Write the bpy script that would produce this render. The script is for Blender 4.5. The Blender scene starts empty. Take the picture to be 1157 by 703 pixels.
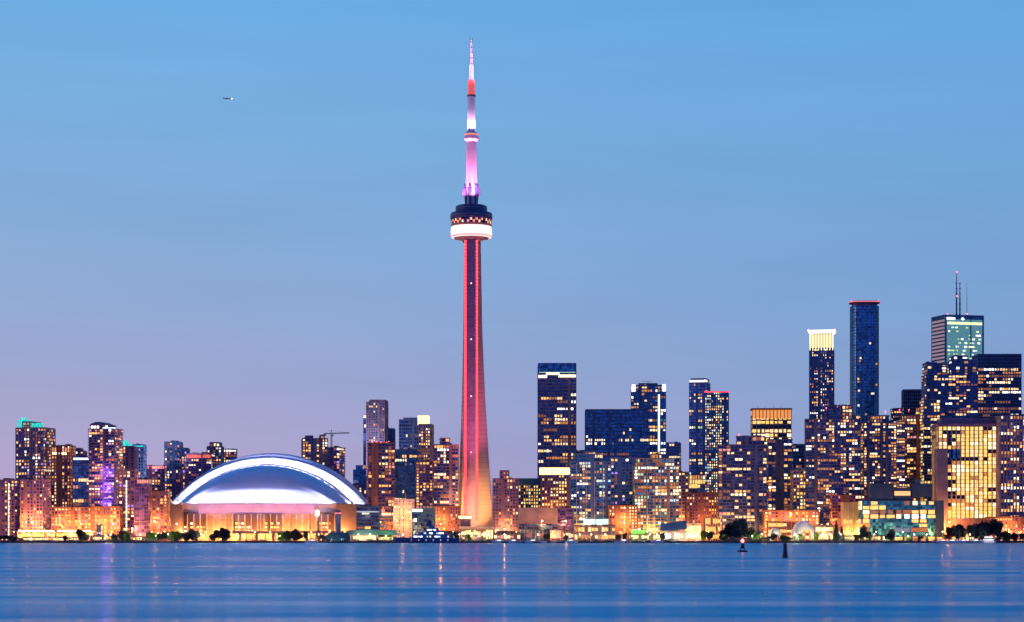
import bpy, math, random
from mathutils import Vector, Matrix
R = math.radians
random.seed(7)
sc = bpy.context.scene
C = sc.collection

# ------------------------------------------------------------------ camera
K = 2500.0                      # focal length in photo pixels
HY = 608.0                      # photo row of the horizon
CZ = 5.0                        # camera height above the lake
cam = bpy.data.objects.new('camera', bpy.data.cameras.new('camera'))
C.objects.link(cam); sc.camera = cam
cam.location = (0, 0, CZ); cam.rotation_euler = (R(90), 0, 0)
cam.data.sensor_width = 36; cam.data.sensor_fit = 'HORIZONTAL'
cam.data.lens = K / 1157 * 36
cam.data.shift_y = (HY - 351.5) / 1157
cam.data.clip_start = 1; cam.data.clip_end = 60000

# ------------------------------------------------------------------ sky, sun, exposure
SUN_EL, SUN_ROT = R(1.5), R(-75)
world = bpy.data.worlds.new('World'); sc.world = world; world.use_nodes = True
wt = world.node_tree; wt.nodes.clear()
def S(c):                       # sRGB 0-255 -> linear
    return tuple(((v/255)/12.92 if v/255 <= .04045 else ((v/255+.055)/1.055)**2.4) for v in c) + (1,)
def wn(t, **k):
    n = wt.nodes.new(t)
    for a, b in k.items(): setattr(n, a, b)
    return n
tc = wn('ShaderNodeTexCoord'); sep = wn('ShaderNodeSeparateXYZ'); wt.links.new(tc.outputs['Generated'], sep.inputs[0])
def ramp(stops):
    r = wn('ShaderNodeValToRGB'); e = r.color_ramp.elements
    while len(e) < len(stops): e.new(.5)
    for i, (p, c) in enumerate(stops): e[i].position = p; e[i].color = S(c)
    wt.links.new(sep.outputs['Z'], r.inputs[0]); return r
SKY_L = [(0, (182,158,198)), (.05, (166,163,207)), (.10, (141,165,211)), (.15, (125,169,216)), (.24, (104,172,228)), (.34, (40,132,208)), (.55, (22,110,190)), (1, (18,88,168))]
SKY_R = [(0, (152,152,198)), (.05, (132,156,206)), (.10, (118,158,208)), (.15, (109,161,213)), (.24, (96,164,224)), (.34, (32,128,204)), (.55, (18,106,188)), (1, (16,86,166))]
rl, rr = ramp(SKY_L), ramp(SKY_R)
mr = wn('ShaderNodeMapRange'); mr.interpolation_type = 'SMOOTHSTEP'
mr.inputs['From Min'].default_value = -.26; mr.inputs['From Max'].default_value = .26
wt.links.new(sep.outputs['X'], mr.inputs['Value'])
mx = wn('ShaderNodeMix', data_type='RGBA'); wt.links.new(mr.outputs[0], mx.inputs['Factor'])
wt.links.new(rl.outputs[0], mx.inputs[6]); wt.links.new(rr.outputs[0], mx.inputs[7])
# the sky away from the afterglow (behind the viewer) is darker
ms = wn('ShaderNodeMapRange'); ms.inputs['From Min'].default_value = -.5; ms.inputs['From Max'].default_value = .7
ms.inputs['To Min'].default_value = .95; ms.inputs['To Max'].default_value = 1
wt.links.new(sep.outputs['Y'], ms.inputs['Value'])
msf = wn('ShaderNodeMapRange'); msf.inputs['From Min'].default_value = .35; msf.inputs['From Max'].default_value = -.5; wt.links.new(sep.outputs['Y'], msf.inputs['Value'])
rs = ramp([(0, (88,82,178)), (.3, (60,100,190)), (1, (22,74,150))])
mx2 = wn('ShaderNodeMix', data_type='RGBA'); wt.links.new(msf.outputs[0], mx2.inputs['Factor']); wt.links.new(mx.outputs[2], mx2.inputs[6]); wt.links.new(rs.outputs[0], mx2.inputs[7])
bg = wn('ShaderNodeBackground'); wt.links.new(mx2.outputs[2], bg.inputs[0]); hm = wn('ShaderNodeMapping'); hm.inputs['Scale'].default_value = (3, 3, 22); wt.links.new(tc.outputs['Generated'], hm.inputs[0])
hn = wn('ShaderNodeTexNoise'); hn.inputs['Scale'].default_value = 1.6; hn.inputs['Detail'].default_value = 5; wt.links.new(hm.outputs[0], hn.inputs['Vector'])
hr_ = wn('ShaderNodeMapRange'); hr_.inputs['From Min'].default_value = .3; hr_.inputs['From Max'].default_value = .7; hr_.inputs['To Min'].default_value = .95; hr_.inputs['To Max'].default_value = 1.04; wt.links.new(hn.outputs[0], hr_.inputs[0])
hx = wn('ShaderNodeMath', operation='MULTIPLY'); wt.links.new(ms.outputs[0], hx.inputs[0]); wt.links.new(hr_.outputs[0], hx.inputs[1]); wt.links.new(hx.outputs[0], bg.inputs[1])
nis = wn('ShaderNodeTexSky', sky_type='NISHITA'); nis.sun_disc = False; nis.sun_elevation = SUN_EL; nis.sun_rotation = SUN_ROT
bg2 = wn('ShaderNodeBackground'); bg2.inputs[1].default_value = .02; wt.links.new(nis.outputs[0], bg2.inputs[0])
ad = wn('ShaderNodeAddShader'); wt.links.new(bg.outputs[0], ad.inputs[0]); wt.links.new(bg2.outputs[0], ad.inputs[1])
wo = wn('ShaderNodeOutputWorld'); wt.links.new(ad.outputs[0], wo.inputs[0])

sun = bpy.data.objects.new('sun', bpy.data.lights.new('sun', 'SUN')); C.objects.link(sun)
sun.data.energy = .25; sun.data.angle = R(25); sun.data.color = (1, .62, .72)
sun.rotation_euler = (R(84), 0, R(-75))
sc.view_settings.view_transform = 'Standard'; sc.view_settings.look = 'None'
sc.view_settings.exposure = 0; sc.view_settings.gamma = 1
sc.cycles.use_denoising = True
sc.cycles.sample_clamp_indirect = 3; sc.cycles.sample_clamp_direct = 90
sc.cycles.max_bounces = 5; sc.cycles.diffuse_bounces = 2; sc.cycles.glossy_bounces = 3

# ------------------------------------------------------------------ helpers
GZ = 2.0                        # level of the land
def PX(x, Y): return (x - 578.5) * Y / K
def PZ(y, Y): return CZ + (HY - y) * Y / K
class MB:
    def __init__(s): s.v = []; s.f = []; s.m = []
    def box(s, x0, x1, y0, y1, z0, z1, m=0):
        n = len(s.v)
        s.v += [(x0,y0,z0),(x1,y0,z0),(x1,y1,z0),(x0,y1,z0),(x0,y0,z1),(x1,y0,z1),(x1,y1,z1),(x0,y1,z1)]
        s.f += [(n,n+3,n+2,n+1),(n+4,n+5,n+6,n+7),(n,n+1,n+5,n+4),(n+1,n+2,n+6,n+5),(n+2,n+3,n+7,n+6),(n+3,n,n+4,n+7)]
        s.m += [m]*6
    def loft(s, rings, m=0, closed=True, cap=True):
        n = len(s.v); k = len(rings[0])
        for r in rings: s.v += [tuple(p) for p in r]
        for i in range(len(rings)-1):
            for j in range(k if closed else k-1):
                a = n+i*k+j; b = n+i*k+(j+1) % k
                s.f.append((a, b, b+k, a+k)); s.m.append(m)
        if cap and closed:
            s.f.append(tuple(n+j for j in reversed(range(k)))); s.m.append(m)
            s.f.append(tuple(n+(len(rings)-1)*k+j for j in range(k))); s.m.append(m)
    def lathe(s, prof, seg=24, cx=0, cy=0, m=0, cap=True):
        s.loft([[(cx+r*math.cos(2*math.pi*j/seg), cy+r*math.sin(2*math.pi*j/seg), z) for j in range(seg)] for r, z in prof], m, cap=cap)
    def prism(s, pts, z0, z1, m=0):
        s.loft([[(x,y,z0) for x,y in pts],[(x,y,z1) for x,y in pts]], m)
    def bar(s, a, b, r, m=0, seg=6, r2=None):
        a = Vector(a); b = Vector(b); d = (b-a).normalized(); u = d.orthogonal().normalized(); w = d.cross(u)
        r2 = r if r2 is None else r2
        s.loft([[a+(u*math.cos(t)+w*math.sin(t))*r for t in [2*math.pi*j/seg for j in range(seg)]],
                [b+(u*math.cos(t)+w*math.sin(t))*r2 for t in [2*math.pi*j/seg for j in range(seg)]]], m)
    def mesh(s, name, mats):
        me = bpy.data.meshes.new(name); me.from_pydata([tuple(p) for p in s.v], [], s.f)
        for mt in (mats if isinstance(mats, (list, tuple)) else [mats]): me.materials.append(mt)
        me.polygons.foreach_set('material_index', s.m); me.update()
        return me
    def build(s, name, mats, parent=None, smooth=False):
        me = s.mesh(name, mats)
        if smooth: me.polygons.foreach_set('use_smooth', [True]*len(me.polygons))
        o = bpy.data.objects.new(name, me); C.objects.link(o); o.parent = parent
        return o
def tag(o, label=None, cat=None, group=None, kind=None):
    if label: o['label'] = label
    if cat: o['category'] = cat
    if group: o['group'] = group
    if kind: o['kind'] = kind
    return o
def thing(name, label, cat, loc=(0,0,0), rz=0, group=None):
    o = bpy.data.objects.new(name, None); C.objects.link(o); o.empty_display_size = 1
    o.location = loc; o.rotation_euler = (0, 0, rz)
    return tag(o, label, cat, group)
def copy_tree(o, parent=None):
    c = o.copy(); C.objects.link(c); c.parent = parent
    for ch in KIDS.get(o.name, []): copy_tree(ch, c)
    return c
KIDS = {}
def index_kids(root):
    KIDS[root.name] = [c for c in C.objects if c.parent is root]
    for c in KIDS[root.name]: index_kids(c)
def lamp(name, parent, loc, power, col, typ='POINT', radius=.4, rot=None, spot=None, blend=.6):
    l = bpy.data.lights.new(name, typ); l.energy = power; l.color = col
    if typ in ('POINT', 'SPOT'): l.shadow_soft_size = radius
    if typ == 'SPOT': l.spot_size = spot; l.spot_blend = blend
    o = bpy.data.objects.new(name, l); C.objects.link(o); o.parent = parent; o.location = loc
    if rot is not None: o.rotation_euler = rot
    return o
def aim(a, b):                  # rotation of a lamp at a that points to b
    return (Vector(b)-Vector(a)).to_track_quat('-Z', 'Y').to_euler()

# ------------------------------------------------------------------ materials
MC = {}
def nodes(name):
    m = bpy.data.materials.new(name); m.use_nodes = True
    return m, m.node_tree, m.node_tree.nodes['Principled BSDF']
def wallm(key, col, rough=.8, var=.25, scale=.08, metal=0):
    if key in MC: return MC[key]
    m, t, p = nodes(key)
    tcn = t.nodes.new('ShaderNodeTexCoord'); nz = t.nodes.new('ShaderNodeTexNoise'); nz.inputs['Scale'].default_value = scale; nz.inputs['Detail'].default_value = 6
    t.links.new(tcn.outputs['Object'], nz.inputs['Vector'])
    mr_ = t.nodes.new('ShaderNodeMapRange'); mr_.inputs['From Min'].default_value = .3; mr_.inputs['From Max'].default_value = .7
    mr_.inputs['To Min'].default_value = 1-var; mr_.inputs['To Max'].default_value = 1+var
    t.links.new(nz.outputs[0], mr_.inputs[0])
    hs = t.nodes.new('ShaderNodeHueSaturation'); hs.inputs['Color'].default_value = (*col, 1); t.links.new(mr_.outputs[0], hs.inputs['Value'])
    t.links.new(hs.outputs[0], p.inputs['Base Color']); p.inputs['Roughness'].default_value = rough; p.inputs['Metallic'].default_value = metal
    MC[key] = m; return m
def glassm(key, col, rough=.12, metal=.0, spec=.5):
    if key in MC: return MC[key]
    m, t, p = nodes(key)
    tcn = t.nodes.new('ShaderNodeTexCoord'); vm = t.nodes.new('ShaderNodeVectorMath'); vm.operation = 'SNAP'; vm.inputs[1].default_value = (3, 3, 3.2)
    t.links.new(tcn.outputs['Object'], vm.inputs[0])
    w = t.nodes.new('ShaderNodeTexWhiteNoise'); t.links.new(vm.outputs[0], w.inputs['Vector'])
    mr_ = t.nodes.new('ShaderNodeMapRange'); mr_.inputs['To Min'].default_value = .35; mr_.inputs['To Max'].default_value = 1.7
    t.links.new(w.outputs['Value'], mr_.inputs[0])
    hs = t.nodes.new('ShaderNodeHueSaturation'); hs.inputs['Color'].default_value = (*col, 1); t.links.new(mr_.outputs[0], hs.inputs['Value'])
    t.links.new(hs.outputs[0], p.inputs['Base Color'])
    m2 = t.nodes.new('ShaderNodeMapRange'); m2.inputs['To Min'].default_value = rough*.5; m2.inputs['To Max'].default_value = rough*2.5
    t.links.new(w.outputs['Value'], m2.inputs[0]); t.links.new(m2.outputs[0], p.inputs['Roughness'])
    p.inputs['Metallic'].default_value = metal; p.inputs['Specular IOR Level'].default_value = spec
    MC[key] = m; return m
def emis(key, col, strength, sample='NONE', vary=0.0):
    if key in MC: return MC[key]
    m, t, p = nodes(key)
    p.inputs['Base Color'].default_value = (*[c*.3 for c in col], 1); p.inputs['Emission Color'].default_value = (*col, 1)
    p.inputs['Emission Strength'].default_value = strength
    if vary:                    # curtains, furniture and lamps inside make every lit room uneven
        tcn = t.nodes.new('ShaderNodeTexCoord'); nz = t.nodes.new('ShaderNodeTexNoise'); nz.inputs['Scale'].default_value = .8
        oi = t.nodes.new('ShaderNodeObjectInfo'); va = t.nodes.new('ShaderNodeVectorMath'); va.operation = 'MULTIPLY_ADD'
        va.inputs[1].default_value = (1, 1, 1); cx = t.nodes.new('ShaderNodeCombineXYZ')
        ml = t.nodes.new('ShaderNodeMath'); ml.operation = 'MULTIPLY'; ml.inputs[1].default_value = 91
        t.links.new(oi.outputs['Random'], ml.inputs[0]); t.links.new(ml.outputs[0], cx.inputs[0])
        t.links.new(tcn.outputs['Object'], va.inputs[0]); t.links.new(cx.outputs[0], va.inputs[2]); t.links.new(va.outputs[0], nz.inputs['Vector'])
        mr_ = t.nodes.new('ShaderNodeMapRange'); mr_.inputs['From Min'].default_value = .3; mr_.inputs['From Max'].default_value = .7
        mr_.inputs['To Min'].default_value = strength*(1-vary); mr_.inputs['To Max'].default_value = strength*(1+vary)
        t.links.new(nz.outputs[0], mr_.inputs[0]); t.links.new(mr_.outputs[0], p.inputs['Emission Strength'])
    m.cycles.emission_sampling = sample
    MC[key] = m; return m
W = {
 'plum': wallm('plum brick', (.24,.13,.20)), 'brick': wallm('red brick', (.30,.12,.08)), 'mauve': wallm('mauve concrete', (.33,.22,.24)),
 'tan': wallm('tan precast', (.42,.30,.20)), 'grey': wallm('grey concrete', (.26,.25,.26)), 'navy': wallm('navy panel', (.06,.13,.24), .5),
 'pale': wallm('pale precast', (.55,.50,.50)), 'black': wallm('black metal', (.02,.02,.025), .4), 'blue': wallm('blue grey panel', (.14,.24,.40), .5),
 'ink': wallm('ink blue panel', (.03,.06,.12), .6), 'slate': wallm('slate panel', (.09,.10,.18), .6), 'teal': wallm('teal panel', (.03,.14,.18), .5), 'white': wallm('white paint', (.72,.72,.74), .5, .08), 'salmon': wallm('salmon stone', (.45,.22,.18)),
 'pink': wallm('pink stone', (.50,.24,.26)), 'roof': wallm('dark roof', (.06,.06,.08)),
}
G = {
 'navy': glassm('navy glass', (.06,.13,.27), .14, .6), 'blue': glassm('blue glass', (.06,.27,.46), .14, .65), 'teal': glassm('teal glass', (.04,.30,.42), .15, .55),
 'violet': glassm('violet glass', (.17,.10,.32), .14, .55), 'black': glassm('black glass', (.02,.03,.07), .12, .4), 'bright': glassm('sky glass', (.25,.42,.62), .12, .7),
}
LIT = {
 'a': emis('amber room', (1,.46,.13), 1.6, vary=.6), 'b': emis('warm room', (1,.60,.28), 1.5, vary=.6), 'c': emis('cream room', (1,.78,.46), 1.7, vary=.6),
 'd': emis('white room', (1,.92,.78), 2.2, vary=.5), 'e': emis('pink room', (1,.36,.28), .9, vary=.6), 'f': emis('dim amber room', (.9,.34,.10), .7, vary=.6),
 'g': emis('cool room', (.62,.84,1), 1.1, vary=.5), 'h': emis('greenish room', (.62,.85,.40), .9, vary=.5), 'i': emis('gold room', (1,.62,.16), 1.25, vary=.5),
 'j': emis('violet room', (.50,.26,1), 1.3, vary=.5), 'k': emis('dim rose room', (.8,.22,.22), .32, vary=.6), 'l': emis('faint brown room', (.75,.28,.12), .3, vary=.6),
 'm': emis('faint blue room', (.25,.42,.75), .30, vary=.5),
}
PAL = {'warm': 'aabbccdfffklll', 'mix': 'abbccdfgkhllmf', 'pink': 'aabeedfkkclllj', 'cool': 'bccdghfmmmcbafl', 'gold': 'iiibccifi', 'orange': 'aaabcffbeklll', 'office': 'bccciidffalm', 'violet': 'jjjjekbl'}
RED = emis('red beacon', (1,.06,.10), 9, 'FRONT')
PINKR = emis('rose light band', (1,.20,.22), 2.2)
WHITE = emis('white lamp', (1,.93,.82), 7, 'FRONT')
CREAM = emis('cream light band', (1,.80,.45), 2.6)
ICE = emis('ice blue light band', (.55,.75,1), 3)
TEALL = emis('teal crown light', (.05,.75,.66), .9, vary=.7)
AMBERL = emis('sodium lamp', (1,.55,.18), 14, 'FRONT')

_pane = {}
def pane_mesh(w, h, side, m):
    k = (round(w,1), round(h,1), side, m)
    if k not in _pane:
        b = MB()
        if side: b.box(-.06, .06, -k[0]/2, k[0]/2, -k[1]/2, k[1]/2)
        else: b.box(-k[0]/2, k[0]/2, -.06, .06, -k[1]/2, k[1]/2)
        _pane[k] = b.mesh('window', LIT[m])
    return _pane[k]

STY = { # floor height, bay, pier width, slab height, slab protrusion, pier protrusion, run length
 'condo': (3.1, 3.4, .4, .95, 1.0, .3, 1.5), 'grid': (3.3, 3.0, 1.15, 1.25, .35, .45, .9), 'office': (3.9, 2.6, .45, 1.4, .3, .4, 2.4),
 'vert': (3.5, 3.4, 1.3, .5, .25, .8, 1.3), 'glass': (3.9, 3.0, .2, .45, .2, .22, 2.5), 'band': (3.4, 5.5, .4, 1.3, .6, .5, 2),
}
ALLB = {}
def bld(name, label, x0, x1, yt, Y, yaw=0, d=26, sty='condo', wall='plum', glass='navy', lit=.3, pal='warm', tiers=(), red=(), yb=None,
        fh=None, bw=None, core=None, cat='building', fade=0.0, dark_top=0, caps=True, group=None):
    """x0..x1, yt: silhouette in photo pixels; Y: distance. Everything is built at its own place and real size."""
    if x0 > 600 and wall == 'plum': wall = 'slate' if int(x0) % 3 else 'grey'
    if fh is None: fh = STY[sty][0]*random.uniform(.92, 1.12)
    if bw is None: bw = STY[sty][1]*random.uniform(.85, 1.25)
    s = Y / K; Wm = (x1-x0)*s; th = R(yaw)
    d = min(d, Wm*1.6); w = (Wm - d*abs(math.sin(th))) / math.cos(th)
    if w < Wm*.35: d = Wm*.4/max(.05, abs(math.sin(th))); w = (Wm - d*abs(math.sin(th))) / math.cos(th)
    cx = PX((x0+x1)/2, Y); root = thing(name, label, cat, (cx, Y + d/2, GZ), th, group)
    F, B, pw, sh, sp, pp, run = STY[sty]; F = fh or F; B = bw or B
    H = PZ(yt, Y) - GZ
    base = MB(); fr = MB(); rf = MB(); cand = []
    blocks = [(-w/2, w/2, d, 0, H)]
    for t in tiers:
        tx0, tx1, ty = t[:3]; f = w/Wm
        a = (PX(tx0, Y)-cx)*f; b = (PX(tx1, Y)-cx)*f; h = PZ(ty, Y)-GZ
        inside = tx0 >= x0-1 and tx1 <= x1+1
        blocks.append((a, b, d - 2.6*(len(blocks)), H if inside else 0, h))
    for bi, (a, b, dd, z0, z1) in enumerate(blocks):
        ez = bi*.011
        base.box(a, b, -dd/2, dd/2, z0-(.5 if z0 else 0), z1-.02-ez)
        nf = max(1, int((z1-z0)/F)); f_ = (z1-z0)/nf
        for k in range(nf+1):
            z = z0 + k*f_ + ez
            if sty == 'vert' and 0 < k < nf and False: continue
            fr.box(a-sp, b+sp, -dd/2-sp, dd/2+sp, z-sh/2 if k else z, z+sh/2 if k < nf else z+sh*.9)
        nb = max(1, int((b-a)/B)); b_ = (b-a)/nb; ns = max(1, int(dd/B)); s_ = dd/ns
        strips = set()          # blind stair and service bays
        if nb > 5 and sty in ('condo', 'grid', 'office') and lit < .9 and glass != 'black':
            for _ in range(random.choice((1, 1, 2, 3))):
                j = random.randrange(1, nb-1); strips.add(j); x = a + j*b_
                fr.box(x+.1, x+b_*random.uniform(.6, .95), -dd/2-sp-random.uniform(.15,.5), -dd/2+.1, z0, z1-.05-ez)
        for k in range(nb+1):
            x = a + k*b_; h = pw/2
            fr.box(x-h, x+h, -dd/2-pp, -dd/2+.1, z0, z1-.03-ez); fr.box(x-h, x+h, dd/2-.1, dd/2+pp, z0, z1-.03-ez)
        for k in range(1, ns):
            y = -dd/2 + k*s_
            fr.box(b-.1, b+pp, y-pw/2, y+pw/2, z0, z1-.03-ez); fr.box(a-pp, a+.1, y-pw/2, y+pw/2, z0, z1-.03-ez)
        if caps and z1-z0 > 9:   # plant rooms and parapet on the roof
            for q in range(2 if b-a > 14 else 1):
                u = random.uniform(.1, .5) if q == 0 else random.uniform(.55, .7); l = (b-a)*random.uniform(.14, .3)
                rf.box(a+(b-a)*u, min(b-.5, a+(b-a)*u+l), -dd*.25, dd*.2, z1-.3+q*.013, z1+random.uniform(1.2, 2.8))
            if random.random() < .55:
                u = random.uniform(.2, .8); hh_ = random.uniform(2, 5); rf.bar((a+(b-a)*u, -dd*.1, z1), (a+(b-a)*u, -dd*.1, z1+hh_), .14, seg=5)
            for k in range(9):   # cooling units and a guard rail
                u = a+1+(b-a-2)*k/8; rf.bar((u, -dd/2+.3, z1-.1), (u, -dd/2+.3, z1+1.1), .06, seg=4)
            rf.bar((a+1, -dd/2+.3, z1+1.1), (b-1, -dd/2+.3, z1+1.1), .06, seg=4)
        faces = [('f', nb, b_, a, -dd/2), ('r', ns, s_, b, 0), ('l', ns, s_, a, 0)]
        if yaw > 1 or (x0+x1)/2 < 540: pass
        for face, n, stp, org, _ in faces:
            vis = 1 if face == 'f' else (.9 if (face == 'r' and (yaw < -3)) or (face == 'l' and (yaw > 3)) else .25)
            colp = [0 if (face == 'f' and j in strips) else random.choice((.25, .5, .9, 1.1, 1.5, 1.9)) for j in range(n)]
            for k in range(nf):
                rowp = 1.2 if lit > .9 else random.choice((.35, .6, 1, 1, 1.3, 2.0)) if run > 2 else random.uniform(.75, 1.3)
                zc = z0 + (k+.5)*f_ + ez
                on = False; left = 0; mkey = 'a'
                for j in range(n):
                    if left <= 0:
                        left = max(1, int(random.expovariate(1/run)+.6)); 
                        p = lit*(1.75 if x1 < 230 else 1.25)*rowp*(colp[j] if run < 2 else .5+.5*colp[j])
                        if fade: p *= 1 + fade*(1-2*zc/max(z1, 1))
                        if dark_top and zc > z1 - dark_top: p = 0
                        on = random.random() < p; mkey = random.choice(PAL[pal])
                    left -= 1
                    if not on or not colp[j]: continue
                    ww, hh = stp-pw, f_-sh
                    if lit < .9: ww *= random.choice((1, .8, .6)); hh *= random.choice((1, 1, .75))
                    if face == 'f': cand.append((vis*ww, (org+(j+.5)*stp, -dd/2-.09, zc), 0, ww, hh, mkey))
                    elif face == 'r': cand.append((vis*.4*ww, (b+.09, -dd/2+(j+.5)*stp, zc), 1, ww, hh, mkey))
                    else: cand.append((vis*.4*ww, (a-.09, -dd/2+(j+.5)*stp, zc), 1, ww, hh, mkey))
    base.build('glazing', G[glass], root)
    fr.build('wall', W[wall], root)
    if rf.v: rf.build('roof_equipment', W[core or 'roof'], root)
    cand.sort(key=lambda c: (-round(c[0], 0), -c[1][2]))
    for c in cand[:100]:
        o = bpy.data.objects.new('window', pane_mesh(c[3], c[4], c[2], c[5])); C.objects.link(o); o.parent = root; o.location = c[1]
    rest = cand[100:]
    if rest:
        keys = sorted({c[5] for c in rest}); mb = MB()
        for c in rest:
            x, y, z = c[1]; hw, hh = c[3]/2, c[4]/2
            if c[2]: mb.box(x-.06, x+.06, y-hw, y+hw, z-hh, z+hh, keys.index(c[5]))
            else: mb.box(x-hw, x+hw, y-.06, y+.06, z-hh, z+hh, keys.index(c[5]))
        tag(mb.build('lit_window_rows', [LIT[k] for k in keys], root), kind='stuff')
    for rx, ry in red:
        q = MB(); q.lathe([(.1,-.5),(.55,-.3),(.6,.3),(.1,.6)], 8); q.bar((0,0,-2.2),(0,0,-.4), .12)
        r = q.build('beacon', RED, root); r.location = ((PX(rx, Y)-cx)*w/Wm, -d/2+1, PZ(ry, Y)-GZ)
    ALLB[label] = (root, w, d, H, cx, Y)
    return root, w, d, H
def local(root_info, xpx, ypx):
    root, w, d, H = root_info; Y = root.location.y - d/2
    return (PX(xpx, Y)-root.location.x), PZ(ypx, Y)-GZ
def slab(info, name, mat, x0, x1, y0, y1, proud=.6, depth=None, th=None):
    """a box on the building's front between photo columns x0..x1 and rows y0 (top)..y1"""
    root, w, d, H = info; a, zt = local(info, x0, y0); b, zb = local(info, x1, y1)
    m = MB(); dd = depth if depth is not None else d
    m.box(a, b, -d/2-proud, -d/2-proud+(th or dd+2*proud), zb, zt)
    return m.build(name, mat, root)

# ------------------------------------------------------------------ setting: lake, land, promenade, road
m, t, p = nodes('lake water')
tcn = t.nodes.new('ShaderNodeTexCoord')
def nz_(scale, det, vec, rot=0):
    mp = t.nodes.new('ShaderNodeMapping'); mp.inputs['Scale'].default_value = vec; mp.inputs['Rotation'].default_value = (0,0,rot)
    t.links.new(tcn.outputs['Object'], mp.inputs[0]); n = t.nodes.new('ShaderNodeTexNoise'); n.inputs['Scale'].default_value = scale; n.inputs['Detail'].default_value = det
    t.links.new(mp.outputs[0], n.inputs['Vector']); return n
n1 = nz_(1, 5, (.003, .021, 1), R(3)); n2 = nz_(1, 4, (.25, .6, 1))
r1 = t.nodes.new('ShaderNodeMapRange'); r1.inputs['From Min'].default_value = .36; r1.inputs['From Max'].default_value = .64
r1.inputs['To Min'].default_value = .13; r1.inputs['To Max'].default_value = .26
t.links.new(n1.outputs[0], r1.inputs[0]); t.links.new(r1.outputs[0], p.inputs['Roughness'])
p.inputs['Base Color'].default_value = (.0, .06, .16, 1); p.inputs['IOR'].default_value = 1.33
# long exposed water: a broad blue lobe of sky plus a tighter lobe that keeps the city's light columns
n3 = nz_(1, 4, (.0055, .055, 1), R(4))
gl_ = t.nodes.new('ShaderNodeBsdfGlossy'); gl_.inputs['Color'].default_value = (.03,.66,.86,1); gl_.inputs['Roughness'].default_value = .42
gs_ = t.nodes.new('ShaderNodeBsdfGlossy'); gs_.inputs['Color'].default_value = (1,.90,.88,1); t.links.new(r1.outputs[0], gs_.inputs['Roughness'])
df_ = t.nodes.new('ShaderNodeBsdfDiffuse'); df_.inputs['Color'].default_value = (0,.14,.27,1)
mxa = t.nodes.new('ShaderNodeMixShader'); mxa.inputs[0].default_value = .72; t.links.new(df_.outputs[0], mxa.inputs[1]); t.links.new(gl_.outputs[0], mxa.inputs[2])
r2_ = t.nodes.new('ShaderNodeMapRange'); r2_.inputs['From Min'].default_value = .36; r2_.inputs['From Max'].default_value = .66; r2_.inputs['To Min'].default_value = .05; r2_.inputs['To Max'].default_value = .46
t.links.new(n3.outputs[0], r2_.inputs[0]); mxs = t.nodes.new('ShaderNodeMixShader'); t.links.new(r2_.outputs[0], mxs.inputs[0]); t.links.new(mxa.outputs[0], mxs.inputs[1]); t.links.new(gs_.outputs[0], mxs.inputs[2])
t.links.new(mxs.outputs[0], t.nodes['Material Output'].inputs['Surface'])
WATER = m
q = MB(); q.v = [(-9000,-1500,0),(9000,-1500,0),(9000,2206,0),(-9000,2206,0)]; q.f = [(0,1,2,3)]; q.m = [0]
tag(q.build('lake_water', WATER), 'calm deep blue lake with faint light streaks', 'water', kind='structure')
q = MB(); q.box(-9000, 9000, 2206, 30000, -3, GZ)
grass = wallm('dark lawn', (.04,.06,.03), .9, .4, .02)
tag(q.build('ground', grass), kind='structure')
q = MB(); q.box(-9000, 9000, 2209, 2240, GZ-.5, GZ+.004+.02)
tag(q.build('promenade', wallm('paving', (.25,.22,.2), .8, .2, .3)), kind='structure')
q = MB(); q.box(-9000, 9000, 2302, 2326, GZ-.5, GZ+.024)
tag(q.build('road', wallm('asphalt', (.05,.05,.055), .8, .2, .2)), kind='structure')
q = MB()
for yy in (2301.6, 2326.0): q.box(-9000, 9000, yy, yy+.4, GZ-.3, GZ+.15)
tag(q.build('kerb', W['pale']), kind='structure')
q = MB()
for k in range(-110, 110): q.box(k*9, k*9+4, 2313.8, 2314.1, GZ+.024, GZ+.03)
tag(q.build('road_marking', W['white']), kind='structure')
q = MB()
x = -1300.0
while x < 1300:                  # stone quay edge built of blocks of unequal height
    l = random.uniform(5, 16); q.box(x, x+l-.25, 2204.6+random.uniform(-.5,.5), 2209.2, -2, GZ+random.uniform(-.25,.5)); x += l
tag(q.build('quay_wall', wallm('wet stone', (.09,.08,.09), .7, .4, .3)), 'low dark stone quay wall running along the shoreline', 'quay wall')


# ------------------------------------------------------------------ towers, left of the stadium
b = bld('apartment_tower', 'dark slab at the far left with one bright vertical strip of lit stairwell', -14, 20, 543, 2400, 0, 24, 'grid', 'plum', 'violet', .16, 'pink', bw=3.4)
for k in range(15): slab(b, 'stairwell_light', CREAM, 9.5, 10.5, 546+k*4, 549+k*4, .75, th=.3)
b = bld('apartment_tower', 'tall tower with a glowing turquoise stepped crown', 17, 57, 484, 2520, -14, 30, 'grid', 'mauve', 'violet', .42, 'pink', tiers=[(26,37,477)])
slab(b, 'crown', TEALL, 22, 33, 474, 483, -1.2, 16); slab(b, 'crown', TEALL, 31, 48, 478, 483.6, -1.8, 14); slab(b, 'crown', TEALL, 25, 30, 471.5, 475, -4, 8)
bld('apartment_block', 'pink gridded block in front of the turquoise crowned tower', 23, 52, 543, 2390, -8, 24, 'grid', 'pink', 'violet', .22, 'orange', bw=3.2)
b = bld('apartment_tower', 'tower with a salmon glowing square top storey', 58, 81, 504, 2500, -5, 22, 'grid', 'brick', 'violet', .5, 'orange')
slab(b, 'crown', emis('salmon crown glow', (1,.38,.22), .9, vary=.4), 60, 79, 506, 511, .4, th=1); slab(b, 'crown', CREAM, 60, 76, 511.3, 513.5, .5, th=1)
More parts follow.
